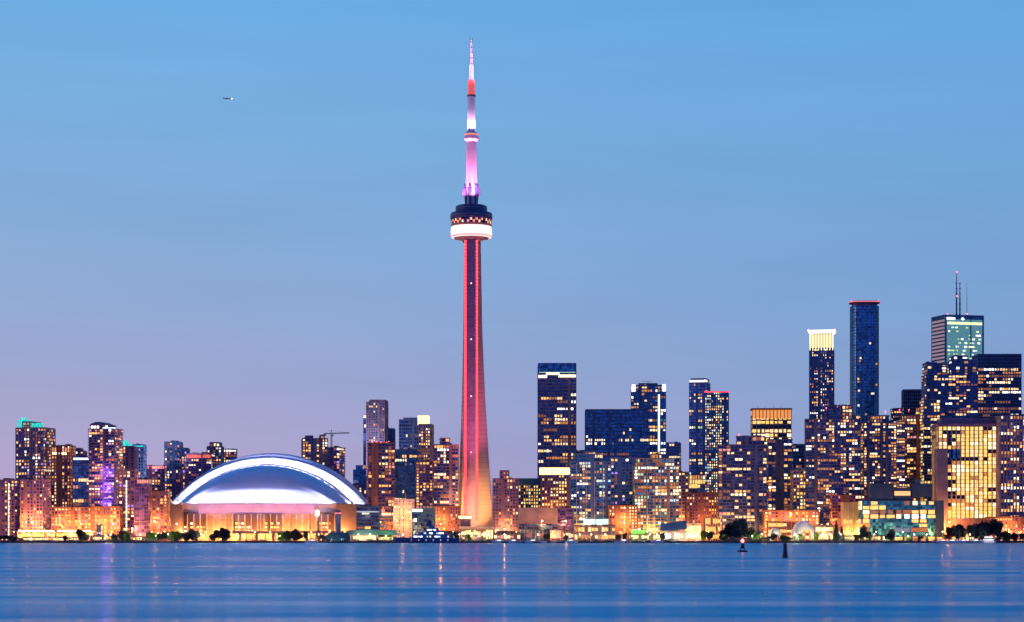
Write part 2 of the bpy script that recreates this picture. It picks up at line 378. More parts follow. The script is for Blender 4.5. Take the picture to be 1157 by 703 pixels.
bld('apartment_tower', 'plain purple tower half hidden behind the blue-white lit block', 79, 94, 510, 2640, 0, 22, 'grid', 'mauve', 'navy', .12, 'pink', tiers=[(81,90,507)])
b = bld('apartment_tower', 'blue topped block with a thin ice white light band', 82, 101, 517, 2470, 0, 22, 'glass', 'plum', 'blue', .3, 'orange', dark_top=24)
slab(b, 'light_band', ICE, 83, 100, 517.5, 519.5, .5, th=.6)
b = bld('apartment_tower', 'tall dark tower with a rounded top and violet lit side', 100, 134, 485, 2440, -10, 26, 'condo', 'plum', 'navy', .34, 'pink', tiers=[(102,125,480.5)])
root, w, d, H = b
cv = MB(); a_, z_ = local(b, 103, 481); b_, _ = local(b, 125, 481); n_ = 14
prof = [(a_+(b_-a_)*i/n_, z_-.6+5*math.sin(math.pi*min(1, .12+i/n_*.88))**.7) for i in range(n_+1)]
cv.loft([[(x, y, z) for x, z in prof]+[(b_, y, z_-2), (a_, y, z_-2)] for y in (-d/2+1.6, d/2-1.6)])
cv.build('roof', W['navy'], root)
slab(b, 'light_band', ICE, 118.5, 133.5, 483.3, 484.6, .7, th=.5)
for zz_ in (40, 58, 76): lamp('violet_floodlight', b[0], (b[1]*.22, -b[2]/2-7, zz_), 11000, (.36,.14,1), radius=.5)
random.seed(77)
for k in range(26):
    o = bpy.data.objects.new('window', pane_mesh(2.2, 1.9, 0, 'j')); C.objects.link(o); o.parent = b[0]; o.location = (b[1]*random.uniform(.08,.42), -b[2]/2-1.0, 38+3.1*random.randrange(0, 13))
random.seed(78)
b = bld('apartment_tower', 'tower with a turquoise sloping crown beside the rounded top tower', 133, 151, 505, 2560, 0, 24, 'grid', 'plum', 'violet', .3, 'orange')
root, w, d, H = b; cv = MB()
a_, z_ = local(b, 134, 505.5); b_, _ = local(b, 149, 505)
cv.loft([[(a_, y, z_-1), (b_, y, z_-1), (b_, y, z_+1), (a_+(b_-a_)*.35, y, z_+9), (a_, y, z_+7)] for y in (-8, 6)])
cv.build('crown', TEALL, root)
b = bld('apartment_tower', 'flat topped tower with a dim green roof line, left of the pink lit block', 150, 162, 503, 2600, 0, 24, 'grid', 'blue', 'navy', .2, 'pink')
slab(b, 'light_band', TEALL, 150, 162, 503.5, 505, .6, th=.6)
b = bld('apartment_block', 'dark block with a single tall cream light strip, behind the shore trees', 134, 152, 532, 2380, 0, 20, 'grid', 'plum', 'violet', .34, 'pink')
for k in range(14): slab(b, 'stairwell_light', CREAM, 142.4, 143.6, 543+k*4.1, 546.2+k*4.1, .8, th=.3)
bld('apartment_block', 'pale lilac facade with almost no lit windows', 152, 168, 542, 2350, 0, 20, 'glass', 'pink', 'violet', .07, 'pink', bw=2.2)
b = bld('hotel', 'wide purple block under a row of rose crown lights', 162, 197, 527, 2720, 0, 22, 'condo', 'plum', 'violet', .3, 'pink', core='plum')
for k in range(11): slab(b, 'crown_light', PINKR, 163+k*3.1, 164.8+k*3.1, 526.8, 529.6, 1.2, th=.5)
bld('apartment_tower', 'dark blue tower with a stepped roof above the rose lit block', 186, 203, 500, 2700, 0, 24, 'grid', 'navy', 'navy', .34, 'pink', tiers=[(202,211,507)])
b = bld('apartment_tower', 'violet tower with an orange-red glowing top floor', 210, 239, 513, 2660, 0, 26, 'condo', 'plum', 'violet', .26, 'pink')
slab(b, 'crown', emis('red crown glow', (1,.16,.10), .8, vary=.6), 211, 238, 514, 517.5, 1.1, th=.5)
bld('apartment_tower', 'small tower with a pale blue rooftop box, just left of the stadium roof', 234, 250, 505, 2780, 0, 24, 'grid', 'mauve', 'navy', .36, 'mix', tiers=[(237,248,500.5)], core='blue')
bld('apartment_tower', 'grey lilac tower touching the left shoulder of the stadium roof', 250, 267, 508, 2820, 6, 22, 'condo', 'mauve', 'navy', .3, 'pink')
bld('apartment_block', 'low violet block squeezed between the red topped tower and the stadium', 196, 222, 531, 2690, 0, 20, 'grid', 'plum', 'violet', .38, 'pink')
bld('office_building', 'low orange lit office behind the quayside pavilion', 58, 103, 574, 2370, 0, 20, 'grid', 'brick', 'violet', .6, 'orange')
bld('apartment_block', 'brick block under the rounded top tower, full of amber windows', 103, 135, 573, 2360, 0, 20, 'grid', 'brick', 'violet', .5, 'orange')
bld('apartment_block', 'narrow brick block beside the left end of the stadium', 168, 189, 556, 2370, 0, 20, 'grid', 'brick', 'violet', .42, 'orange')
bld('apartment_tower', 'grey tower rising above the stadium roof with a lit cross of windows', 339, 370, 496, 2980, 8, 26, 'grid', 'mauve', 'navy', .34, 'warm', tiers=[(343,352,493),(361,366,492)])
bld('apartment_tower', 'unfinished tower beside the construction crane', 370, 388, 506, 2960, -12, 24, 'condo', 'mauve', 'violet', .34, 'pink')

# ------------------------------------------------------------------ towers between the stadium and the observation tower
bld('office_building', 'small blue domed block behind the right shoulder of the stadium', 399, 414, 531, 2900, 0, 20, 'glass', 'blue', 'blue', .1, 'cool', tiers=[(402,410,526)])
bld('apartment_tower', 'lilac topped tower, tallest between the stadium and the concrete tower', 414, 437, 455, 2640, -6, 26, 'grid', 'mauve', 'navy', .12, 'warm', tiers=[(418,437,452.6)], core='mauve')
bld('apartment_tower', 'thin dark sliver tower on the left of the lilac topped tower', 410.5, 416, 469, 2700, 0, 18, 'glass', 'navy', 'navy', .08, 'cool', caps=False)
bld('apartment_tower', 'narrow dark tower on the right of the lilac topped tower', 436, 445.5, 485, 2690, 0, 20, 'grid', 'navy', 'navy', .12, 'warm')
bld('apartment_tower', 'brown tower with a row of rose beacons along its roof', 414, 446, 501, 2420, 5, 26, 'condo', 'brick', 'navy', .4, 'orange', red=[(419,500),(424,499),(429,500),(436,500),(441,501),(444,503)])
bld('apartment_tower', 'blue striped tower left of the tower with a cream cube top', 451, 478, 475, 2600, 0, 26, 'office', 'blue', 'navy', .14, 'warm', tiers=[(456,472,473)])
b = bld('apartment_tower', 'slender tower topped by a bright cream lit cube', 473, 489, 480, 2560, -8, 22, 'grid', 'mauve', 'navy', .55, 'warm')
slab(b, 'crown', emis('cream cube glow', (1,.84,.42), 1.6), 473, 485, 469.5, 480.5, -1, 12)
bld('office_tower', 'blue glass block with dark stripes in front of the cream cube tower', 446, 471, 509, 2480, 0, 24, 'office', 'navy', 'blue', .12, 'mix')
bld('apartment_tower', 'pinkish tower crowded with warm windows under the cream cube', 470, 489, 522, 2470, 0, 22, 'grid', 'mauve', 'violet', .4, 'orange')
bld('apartment_tower', 'dark tower with a small roof box, immediately left of the concrete tower', 488, 518, 503, 2440, 5, 26, 'condo', 'plum', 'navy', .3, 'warm', tiers=[(497,507,495.5)])
b = bld('office_building', 'low cream facade brightly lit at its foot, left of the dark teal hut', 445, 467, 565, 2340, 0, 20, 'grid', 'pale', 'violet', .35, 'pink', bw=2.2, fh=2.8)

# ------------------------------------------------------------------ right of the concrete tower
bld('apartment_tower', 'dark block with a rooftop box, immediately right of the concrete tower', 557, 585.5, 541.5, 2420, 0, 24, 'grid', 'plum', 'navy', .22, 'warm', tiers=[(565,575,532.5)], bw=2.8)
b = bld('office_building', 'low warm lit office under a flat dark teal roof', 580, 611, 548, 2560, 0, 24, 'grid', 'tan', 'black', .75, 'gold')
slab(b, 'roof', W['teal'], 578, 611, 540.5, 548, 1.5, 28)
b = bld('office_tower', 'tall bank tower with a curved yellow light line below a blue roof', 608, 651, 412.5, 2760, 0, 40, 'office', 'mauve', 'navy', .24, 'warm', red=[(610,411),(649.5,411)], dark_top=36, caps=False)
slab(b, 'crown', G['blue'], 608, 651, 410.2, 420.5, .9, 41.5)
slab(b, 'crown_light', CREAM, 608.5, 618, 424, 427, .8, th=.6); slab(b, 'crown_light', CREAM, 617, 632, 421, 423.5, .8, th=.6); slab(b, 'crown_light', CREAM, 631, 650.5, 423.5, 426.3, .8, th=.6); slab(b, 'light_band', emis('pale green band', (.55,.85,.6), .8), 609, 650, 420.5, 421.2, 1.1, th=.5)
b = bld('hotel', 'salmon block with a glowing cream top floor at the foot of the bank tower', 609, 647, 533, 2600, 0, 30, 'grid', 'salmon', 'violet', .55, 'gold', bw=3.2)
slab(b, 'light_band', emis('gold floor', (1,.76,.30), 2.4), 609.5, 646, 528.5, 536.5, .6, th=1.0)
b = bld('theatre', 'plain windowless mauve block behind the marina', 586, 630, 574, 2330, 0, 26, 'glass', 'mauve', 'navy', 0, 'warm', caps=False)
slab(b, 'wall', W['mauve'], 586, 630, 573.6, 592, .9, 27)
b = bld('theatre', 'second plain mauve block, lower storeys seamed, right of the windowless one', 630, 648, 575, 2350, 0, 26, 'grid', 'mauve', 'violet', .04, 'warm', bw=6)
b = bld('apartment_tower', 'greenish glass condominium with stepped balconies above the cyan billboard', 645, 690, 522, 2400, 0, 26, 'condo', 'blue', 'teal', .4, 'mix', tiers=[(650,681,513.5),(661,673,511)])
for xx in (651, 662, 671.5, 681): slab(b, 'fin', W['pale'], xx, xx+.8, 523, 600, 1.3, th=.5)
bld('office_tower', 'wide dark blue office slab with a flat blank top', 662, 733, 463.5, 2700, 0, 34, 'office', 'navy', 'blue', .2, 'warm', dark_top=22, caps=False)
bld('office_building', 'violet dotted glass block between the two greenish condominiums', 690, 719, 518, 2480, 0, 24, 'grid', 'blue', 'blue', .22, 'e'*0+'pink')
b = bld('office_tower', 'slim office tower full of white light with lamps on both roof corners', 713, 754, 436, 2860, -4, 30, 'office', 'navy', 'blue', .62, 'office', tiers=[(722,744,434)], fh=4.2)
for xx in (715, 749.5): slab(b, 'roof_lamp', emis('ice lamp', (.7,.88,1), 4), xx, xx+3.6, 434.5, 442, 1.2, th=2)
slab(b, 'light_band', ICE, 744.5, 746.3, 446, 510, 1.0, th=.5)
r_ = MB(); info = b; xx, zz = local(b, 733, 432); r_.bar((xx,0,zz-4),(xx,0,zz+2.5), .25); r_.bar((xx-7,0,zz+2),(xx+6,0,zz+2.4), .2); r_.build('mast', W['black'], b[0])
bld('office_tower', 'grey blue tower with a bare roof, just right of the white lit tower', 753, 771, 501, 2640, -8, 24, 'office', 'blue', 'navy', .2, 'warm')
b = bld('apartment_tower', 'greenish condominium with white balcony lines left of the blue boathouse', 717, 767, 527, 2390, 0, 26, 'condo', 'tan', 'teal', .5, 'mix', tiers=[(720,762,518.5),(737,748,513.5)])
for xx in (731, 738.5, 746, 756): slab(b, 'fin', W['pale'], xx, xx+.8, 528, 606, 1.3, th=.5)
bld('apartment_block', 'narrow amber lit block beside the greenish condominium', 766, 778, 534, 2500, 0, 20, 'grid', 'tan', 'violet', .5, 'gold')
b = bld('office_tower', 'grey blue tower with a ring of lights in its rounded top', 779, 804.5, 433, 2800, -14, 28, 'office', 'blue', 'bright', .22, 'cool', tiers=[(781,803,428.5)], caps=False)
slab(b, 'crown_light', emis('white crown', (1,.88,.66), 1.8), 782, 802, 429.5, 432, -.6, th=1)
b = bld('office_tower', 'blue tower edged by a red roof line', 796.5, 825.5, 443, 2720, -6, 28, 'grid', 'navy', 'blue', .4, 'cool', red=[(799,442),(824,442.5)], caps=False)
slab(b, 'light_band', emis('red roof line', (1,.08,.16), 1.5), 797, 825, 442.2, 443.6, .7, th=.5)
bld('office_building', 'beige lit low block under the rounded grey blue tower', 779, 797, 537, 2620, 0, 22, 'glass', 'tan', 'bright', .5, 'gold', fh=5)
bld('apartment_block', 'brown mid rise block behind the orange lit quay wall', 776, 816, 558, 2460, 0, 22, 'grid', 'brick', 'violet', .35, 'orange')
bld('apartment_tower', 'massive dark condominium with striped balconies and twin stepped roofs', 812, 869, 503, 2400, -5, 30, 'condo', 'plum', 'navy', .3, 'orange', tiers=[(834,866,493.5)], red=[(836,491)])
b = bld('office_tower', 'office tower with an orange ribbed crown above bright cream floors', 850, 895.5, 470, 2760, -3, 32, 'office', 'tan', 'black', .85, 'gold', fh=5.2, bw=5, caps=False)
slab(b, 'crown', emis('orange crown glow', (1,.36,.10), .9), 851, 894.5, 463.5, 473, .9, 33.5)
cr = MB(); root, w, d, H = b
for k in range(12):
    xx = -w/2 + k*w/11; cr.box(xx-.4, xx+.4, -d/2-1.9, -d/2-.4, H-4, H+8.6)
cr.box(-w/2-1, w/2+1, -d/2-2, d/2+1, H+8.3, H+9.6); cr.build('crown_frame', W['brick'], root)
for xx in (858, 866, 876, 884):
    r_ = MB(); q_, zz = local(b, xx, 461); r_.bar((q_,0,zz-1),(q_,0,zz+4), .18); r_.build('mast', W['black'], root)
bld('apartment_tower', 'dark condominium column with warm corner windows, right of the twin stepped roofs', 868, 897, 497, 2450, -6, 24, 'condo', 'plum', 'navy', .45, 'warm')
bld('office_building', 'dark stub tower with one lit top row, behind the beige round roofed block', 896, 912, 503, 2600, 0, 22, 'office', 'navy', 'navy', .2, 'warm')
b = bld('apartment_block', 'beige block with a low domed roof between two dark condominiums', 896, 915, 532, 2420, 0, 22, 'grid', 'tan', 'violet', .45, 'gold')
cv = MB(); root, w, d, H = b
cv.loft([[(-w/2+w*i/10, y, H+3.2*math.sin(math.pi*i/10)) for i in range(11)] + [(w/2, y, H-1), (-w/2, y, H-1)] for y in (-d/2+1, d/2-1)]); cv.build('roof', W['blue'], root)
b = bld('apartment_tower', 'slender tower with a flared white lantern crown', 915, 945.5, 394, 2640, -10, 26, 'grid', 'navy', 'navy', .3, 'warm', tiers=[(918,943,374)], caps=False)
root, w, d, H = b; cr = MB(); hm = MB()
for k in range(9):
    xx = -w/2+.6+k*(w-1.2)/8
    cr.box(xx-.5, xx+.5, -d/2-.9, -d/2-.3, H-2, H+19); 
hm.box(-w/2+.4, w/2-.4, -d/2-.3, d/2, H+1, H+17)
hm.build('crown', emis('lantern glow', (1,.66,.28), .9), root); cr.build('crown_light', emis('lantern rib', (1,.86,.52), 1.7), root)
fl = MB(); fl.loft([[(-w/2*k, -d/2*k, z), (w/2*k, -d/2*k, z), (w/2*k, d/2*k, z), (-w/2*k, d/2*k, z)] for k, z in ((1.0,H+18.5),(1.16,H+21.5),(1.18,H+22.3))]); fl.build('cornice', emis('white cornice', (1,.85,.75), 2), root)
for xx in (-w*.55, w*.55):
    q = MB(); q.lathe([(.1,-.4),(.6,0),(.1,.6)], 8); q.build('beacon', RED, root).location = (xx, -d*.5, H+23)
bld('apartment_tower', 'broad dark condominium with a stepped top and red roof lamp, tallest of the waterfront row', 911, 975, 474, 2400, -6, 30, 'condo', 'plum', 'navy', .32, 'warm', tiers=[(935,965,458.5),(965,974.5,470)], red=[(935,461),(948,458),(960,458)])

# tall blue glass tower with a disc roof: rounded plan
Y = 2840; xc = PX(979, Y); s_ = Y/K
root = thing('skyscraper', 'very tall slim blue glass tower with a flat rose lit disc roof', 'skyscraper', (xc, Y+17, GZ))
def oval(a, c, n=28, e=3.0):
    r = []
    for k in range(n):
        t_ = 2*math.pi*k/n; cx_, sy_ = math.cos(t_), math.sin(t_)
        r.append((a*math.copysign(abs(cx_)**(2/e), cx_), c*math.copysign(abs(sy_)**(2/e), sy_)))
    return r
H = PZ(345, Y)-GZ; g = MB(); g.prism(oval(17.6, 16), 0, H); g.build('glazing', G['blue'], root)
fr = MB(); z = 3.8
while z < H: fr.prism(oval(17.9, 16.3), z, z+.7); z += 3.8
for x_, y_ in oval(17.9, 16.3): fr.box(x_-.18, x_+.18, y_-.18, y_+.18, 0, H-.1)
fr.build('wall', W['navy'], root)
cap = MB(); cap.prism(oval(16, 14.5), H-.2, H+5); cap.prism(oval(19.8, 18), H+4, H+6.2); cap.build('roof', W['plum'], root)
cap = MB(); cap.prism(oval(19.9, 18.1), H+4.6, H+5.6); cap.build('roof_light', emis('rose disc rim', (1,.25,.3), 1.1), root)
for k, xx in enumerate((-18, -6, 5, 17)):
    q = MB(); q.lathe([(.1,-.6),(.6,0),(.1,.6)], 8); q.build('beacon', RED, root).location = (xx, -7, H+6.8)
random.seed(31)
for k in range(40):
    zz = random.choice([random.uniform(20, H*.5), random.uniform(H*.4, H*.9)]); zz = round(zz/3.8)*3.8+2.25
    o = bpy.data.objects.new('window', pane_mesh(2.2, 2.4, 0, random.choice('abfcg'))); C.objects.link(o); o.parent = root
    o.location = (random.uniform(-11, 11) if random.random() < .6 else random.choice((-13, 13)), -16.15, zz)

bld('apartment_tower', 'stepped dark condominium with a pink lamp on its roof, right of the disc roof tower', 974, 1013, 478, 2430, 4, 28, 'condo', 'plum', 'navy', .5, 'warm', tiers=[(986,1004,470),(996,1024,476)], red=[(1000,465),(1017,463)])
b = bld('office_tower', 'dark blank topped tower with one bright band, behind the stepped condominium', 1021, 1046, 441, 2760, -5, 28, 'office', 'navy', 'black', .5, 'gold', dark_top=20, caps=False)
bld('apartment_block', 'reddish mid rise with a red sign light, left of the golden office', 1021, 1046, 470, 2520, 0, 24, 'condo', 'brick', 'navy', .35, 'orange', red=[(1034,505),(1034,509),(1027,463)])
bld('apartment_tower', 'blue grey condominium with vertical rows of bright windows, beside the golden office', 1044, 1062, 452, 2500, 0, 24, 'condo', 'mauve', 'navy', .45, 'gold')
# bank tower with antennas
b = bld('skyscraper', 'green lit bank skyscraper carrying three antenna masts', 1057.5, 1113, 357, 3000, 16, 40, 'office', 'navy', 'teal', .0, 'cool', caps=False, fh=5)
root, w, d, H = b
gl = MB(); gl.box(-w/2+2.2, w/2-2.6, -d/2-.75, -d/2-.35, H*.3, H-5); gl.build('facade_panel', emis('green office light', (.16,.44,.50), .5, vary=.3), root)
random.seed(5)
for k in range(90):
    xx = random.uniform(-w/2+4, w/2-5); zz = H-16-random.choice((0,1,2,3,4,5,6,7,8,9,10,11))*5.2
    o = bpy.data.objects.new('window', pane_mesh(random.choice((2.2,3.4)), 2.0, 0, random.choice('hhdcg'))); C.objects.link(o); o.parent = root; o.location = (xx, -d/2-.9, zz)
for z0, z1, x0_, x1_, mm in ((H-12,H-8.5,-w/2+3,w/2-3,'yellowgreen'),(H-5.5,H-2.8,-w/2+2.5,-w/2+14,'w')):
    q = MB(); q.box(x0_, x1_, -d/2-1.2, -d/2-.8, z0, z1); q.build('light_band', emis('lime band', (.8,.9,.45), 1.3) if mm != 'w' else WHITE, root)
q = MB(); q.lathe([(.3,-1),(1.6,-.6),(1.9,0),(1.3,1.2),(.2,1.6)], 12); q.build('roof_lamp', WHITE, root).location = (-w*.05, -d/2-.5, H-4.5)
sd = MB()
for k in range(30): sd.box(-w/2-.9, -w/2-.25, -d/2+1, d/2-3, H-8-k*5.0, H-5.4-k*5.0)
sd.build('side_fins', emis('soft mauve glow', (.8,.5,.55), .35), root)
for xx, top, r0, nm in ((1084,306,1.1,0),(1088.2,317,1.1,0),(1097,318,.35,0)):
    q_, zt = local(b, xx, top); q = MB()
    q.bar((q_,0,H-1),(q_,0,H+(zt-H)*.45), r0, r2=r0*.9); q.bar((q_,0,H+(zt-H)*.45),(q_,0,zt), r0*.8, r2=r0*.35)
    for i in range(7): q.lathe([(r0*1.5, H+4+i*7),(r0*1.5, H+4.5+i*7)], 8, q_, 0)
    q.build('antenna_mast', wallm('antenna steel', (.10,.10,.16), .5), root)
q = MB(); q.box(*[local(b,1070,357)[0], local(b,1104,357)[0]], -6, 6, H, H+2.6); q.build('roof', W['navy'], root)
for xx, yy in ((1072,354),(1096.5,353),(1084,333),(1084,305.5)):
    q_, zz = local(b, xx, yy); q = MB(); q.lathe([(.1,-.9),(.9,0),(.1,.9)], 8); q.build('beacon', RED, root).location = (q_, -1.4, zz)
bld('apartment_tower', 'dark blue stepped glass tower in front of the bank skyscraper', 1047, 1104.5, 424, 2560, 0, 30, 'condo', 'navy', 'navy', .26, 'warm', tiers=[(1048,1058,410),(1058.5,1070,411.5),(1076,1104,407.5),(1078,1094,402.5)], core='blue')
bld('office_tower', 'broad dark tower with a blank roof band, right of the stepped blue glass tower', 1105, 1154, 401, 2660, 0, 34, 'office', 'navy', 'black', .36, 'warm', red=[(1152,403)], dark_top=16, caps=False, fh=3.9)
bld('apartment_tower', 'dark slab of reddish floors between the golden office and the blank roofed tower', 1062, 1130, 468, 2600, 0, 30, 'condo', 'plum', 'black', .18, 'orange')
# golden office
b = bld('office_building', 'golden office block lit on every floor under a dark overhanging roof', 1060, 1131, 482, 2400, 0, 34, 'vert', 'tan', 'black', .97, 'gold', fh=4.1, bw=4.6, caps=False)
root, w, d, H = b
q = MB(); q.box(-w/2-1, w/2-1, -d/2-3, d/2, H, H+3); q.box(-w/2+4, w/2-5, -d/2+3, d/2-4, H+2.9, H+9); q.build('roof', W['plum'], root)
slab(b, 'side_wing', W['mauve'], 1058.5, 1070, 507, 590, 2.2, 12); slab(b, 'podium', W['salmon'], 1060, 1130, 586, 604, 2.6, 10)
slab(b, 'glass_bay', G['blue'], 1071.5, 1085, 507.5, 518, .8, th=1.2)
bld('apartment_tower', 'tall tower of vertical concrete fins cut by the right edge of the picture', 1130.5, 1166, 470, 2380, 0, 30, 'vert', 'mauve', 'navy', .34, 'warm')
# teal waterfront office
b = bld('office_building', 'wide low waterfront office of dark teal glass with cream lit floors', 974, 1057, 566, 2290, 0, 26, 'glass', 'ink', 'teal', .5, 'office', fh=4.4, bw=8, caps=False)
root, w, d, H = b
slab(b, 'roof_block', W['ink'], 984, 1010, 546, 566, -2, 18); slab(b, 'roof_block', W['ink'], 988, 1000, 542.5, 547, -4, 10)
slab(b, 'roof_block', W['ink'], 1011, 1030, 551, 566, -2.3, 18); slab(b, 'light_band', emis('tan lit floor', (1,.6,.25), 1.0), 1011, 1029, 555, 560, -1.9, th=.6)
slab(b, 'roof_block', W['ink'], 1031, 1054, 547, 562, -2.6, 18); slab(b, 'roof_block', W['navy'], 1035, 1041, 542, 548, -4, 10)
slab(b, 'end_wall', W['ink'], 1057, 1066.5, 565.5, 607, .3, 24)

# fillers far behind, seen through the gaps between towers
for args in [
 ('office_building', 'dim block in the gap left of the turquoise crowned tower', -6, 18, 560, 2700, 'grid','plum','violet',.3,'pink'),
 ('office_building', 'long low block glimpsed above the stadium podium at its right end', 398, 420, 548, 2860, 'grid','plum','violet',.3,'pink'),
 ('office_building', 'low rise behind the yacht, between the brown tower and the cream facade', 440, 490, 560, 2500, 'grid','brick','violet',.45,'orange'),
 ('office_building', 'low brick block left of the dark block by the concrete tower', 489, 520, 573, 2400, 'grid','brick','violet',.5,'orange'),
 ('office_building', 'dim block behind the salmon hotel and the greenish condominium', 640, 664, 510, 2900, 'grid','mauve','navy',.2,'warm'),
 ('office_building', 'warm lit low rise between the two greenish condominiums at street level', 688, 720, 572, 2370, 'grid','brick','violet',.6,'gold'),
 ('office_building', 'pale block in the gap beside the rounded grey blue tower', 768, 782, 546, 2880, 'glass','mauve','bright',.2,'pink'),
 ('office_building', 'orange low rise behind the white marquee tents', 864, 925, 578, 2360, 'grid','brick','violet',.6,'orange'),
 ('office_building', 'dark block seen between the lantern crowned tower and the disc roof tower', 940, 968, 470, 2900, 'grid','plum','navy',.3,'warm'),
 ('office_building', 'dark reddish block rising left of the disc roof tower', 1010, 1030, 462, 2880, 'condo','plum','navy',.4,'orange'),
 ('office_building', 'brown low rise behind the fluted beige cube', 940, 980, 560, 2380, 'condo','brick','violet',.4,'orange'),
 ('office_building', 'low rise behind the trees at the far right', 1118, 1170, 585, 2350, 'grid','brick','violet',.5,'orange'),
]:
    bld(args[0], args[1], args[2], args[3], args[4], args[5], 0, 22, *args[6:])

# ------------------------------------------------------------------ the concrete observation tower
TY = 2460; TX = PX(532.6, TY); s_ = TY/K
tw = thing('observation_tower', 'very tall tapering concrete observation tower with red light lines and a round pod', 'tower', (TX, TY, GZ))
def tz(y): return PZ(y, TY)-GZ
conc = wallm('tower concrete', (.36,.29,.28), .85, .14, .03)
prof = [(607,25.2),(590,24.4),(565,22.8),(540,21.0),(510,19.0),(480,17.2),(450,15.4),(410,13.6),(370,12.1),(320,11.2),(271,10.5)]
angs = [R(-5), R(-142), R(115)]
rings = []
for y, L in prof:
    L *= s_; f = (L-10)/15; hw = 2.7+f*.9; rc = 7.2+f*1.2; ring = []
    for i, a in enumerate(sorted(angs)):
        Li = L if a == R(-5) else L*(.98 if a == R(115) else (.80-.12*f))
        u = Vector((math.cos(a), math.sin(a))); v = Vector((-u.y, u.x))
        n_ = R(math.degrees(a)+60)
        p1 = u*rc*.85-v*hw*1.5; p2 = u*Li-v*hw*.8; p3 = u*Li+v*hw*.8; p4 = u*rc*.85+v*hw*1.5
        ring += [p1, p2, p3, p4]
    rings.append([(q_.x, q_.y, tz(y)) for q_ in ring])
q = MB(); q.loft(rings); shaft = q.build('shaft', conc, tw)
# form-work lines
q = MB()
for i in range(1, 64):
    z = tz(607)+i*(tz(271)-tz(607))/64
    for a, b_ in zip(rings, rings[1:]):
        if a[0][2] <= z <= b_[0][2]:
            f = (z-a[0][2])/(b_[0][2]-a[0][2]); r_ = [[(p0[j]+(p1[j]-p0[j])*f)*1.006 for j in range(2)] for p0, p1 in zip(a, b_)]
            q.loft([[(*p_, z) for p_ in r_], [(*p_, z+.5) for p_ in r_]]); break
q.build('form_line', wallm('dark concrete', (.24,.19,.2), .9), shaft)
# lift shaft facing the lake, between two legs
q = MB(); q.box(-6.3, 6.3, -11.3, -2, 1, tz(270)); q.build('lift_shaft', wallm('lift glass', (.26,.13,.26), .5, .2, .2), tw)
q = MB()
z = tz(590)
while z < tz(272): q.box(-3.9, 3.9, -11.5, -11.2, z, z+.35); z += 5.5
q.build('lift_rail', W['mauve'], tw)
REDL = emis('red light line', (1,.06,.07), 3.0, 'FRONT', vary=.25)
for xx in (-6.4, 6.4):
    q = MB(); z = tz(588)
    while z < tz(274): q.box(xx-1.05, xx+1.05, -11.95, -11.35, z, z+2.9); z += 3.7
    q.build('light_line', REDL, tw)
for y in (322, 385, 449, 512):
    q = MB(); q.box(-.5, .5, -12, -11.4, tz(y), tz(y)+1.1); q.build('lamp', emis('rose lamp', (1,.5,.6), 4), tw)
# pod
def P(y): return tz(y)
dk = wallm('pod steel blue', (.045,.06,.15), .45, .15); 
q = MB(); q.lathe([(9.5,P(274)),(12,P(271)),(19,P(270)),(22,P(267))], 48); q.build('pod_underside', conc, tw, True)
q = MB(); q.lathe([(21.2,P(269)),(22.6,P(266.5)),(23,P(262.5)),(22.7,P(259.5)),(22,P(256.5))], 64); q.build('radome', emis('white radome glow', (1,.70,.72), 1.5, 'FRONT'), tw, True)  # the LED light on the radome is put into its emission
q = MB(); q.lathe([(21.9,P(268.4)),(23.0,P(267.2)),(22.9,P(266.6))], 64); q.build('radome_edge_light', emis('rose radome edge', (1,.22,.2), 2.2), tw)
q = MB(); q.lathe([(21.2,P(257)),(22.2,P(256)),(22.9,P(254.6)),(21.4,P(253.8))], 64); q.build('deck', W['salmon'], tw)
q = MB(); q.lathe([(21.3,P(254)),(22.4,P(247.5))], 48); q.build('window_band', G['violet'], tw)
warm = emis('pod window', (1,.28,.14), 1.4, 'NONE', vary=.5)
for k in range(44):
    a = 2*math.pi*k/44
    if math.sin(a) > .25 or k % 7 == 3: continue
    q = MB(); q.box(-1.15, 1.15, -.12, .12, -1.3, 1.3)
    o = q.build('window', warm if k % 3 else LIT['b'], tw); o.location = (22.15*math.cos(a), 22.15*math.sin(a), P(251.4) + (1.2 if k % 2 else -1)); o.rotation_euler = (0,0,a+math.pi/2)
q = MB()
for k in range(48):
    a = 2*math.pi*k/48; q.bar((22.1*math.cos(a),22.1*math.sin(a),P(254)),(23.0*math.cos(a),23.0*math.sin(a),P(247.5)), .22, seg=4)
q.build('mullion', dk, tw)
q = MB(); q.lathe([(22.6,P(248)),(23.4,P(247)),(23.4,P(243)),(22.6,P(241.2)),(18.2,P(240.8)),(17.6,P(238)),(17.3,P(233.5)),(15,P(232.4)),(6,P(231.6))], 64); q.build('pod_roof', dk, tw)
q = MB()
for zz, rr_ in ((P(244.6), 23.55),(P(236.4), 17.75)): q.lathe([(rr_, zz),(rr_, zz+.5)], 64)
q.build('railing', W['blue'], tw)
q = MB(); q.lathe([(.1,-1.2),(1.2,0),(.1,1.2)], 10); q.build('lamp', WHITE, tw).location = (-11.5, -16, P(244)+1)
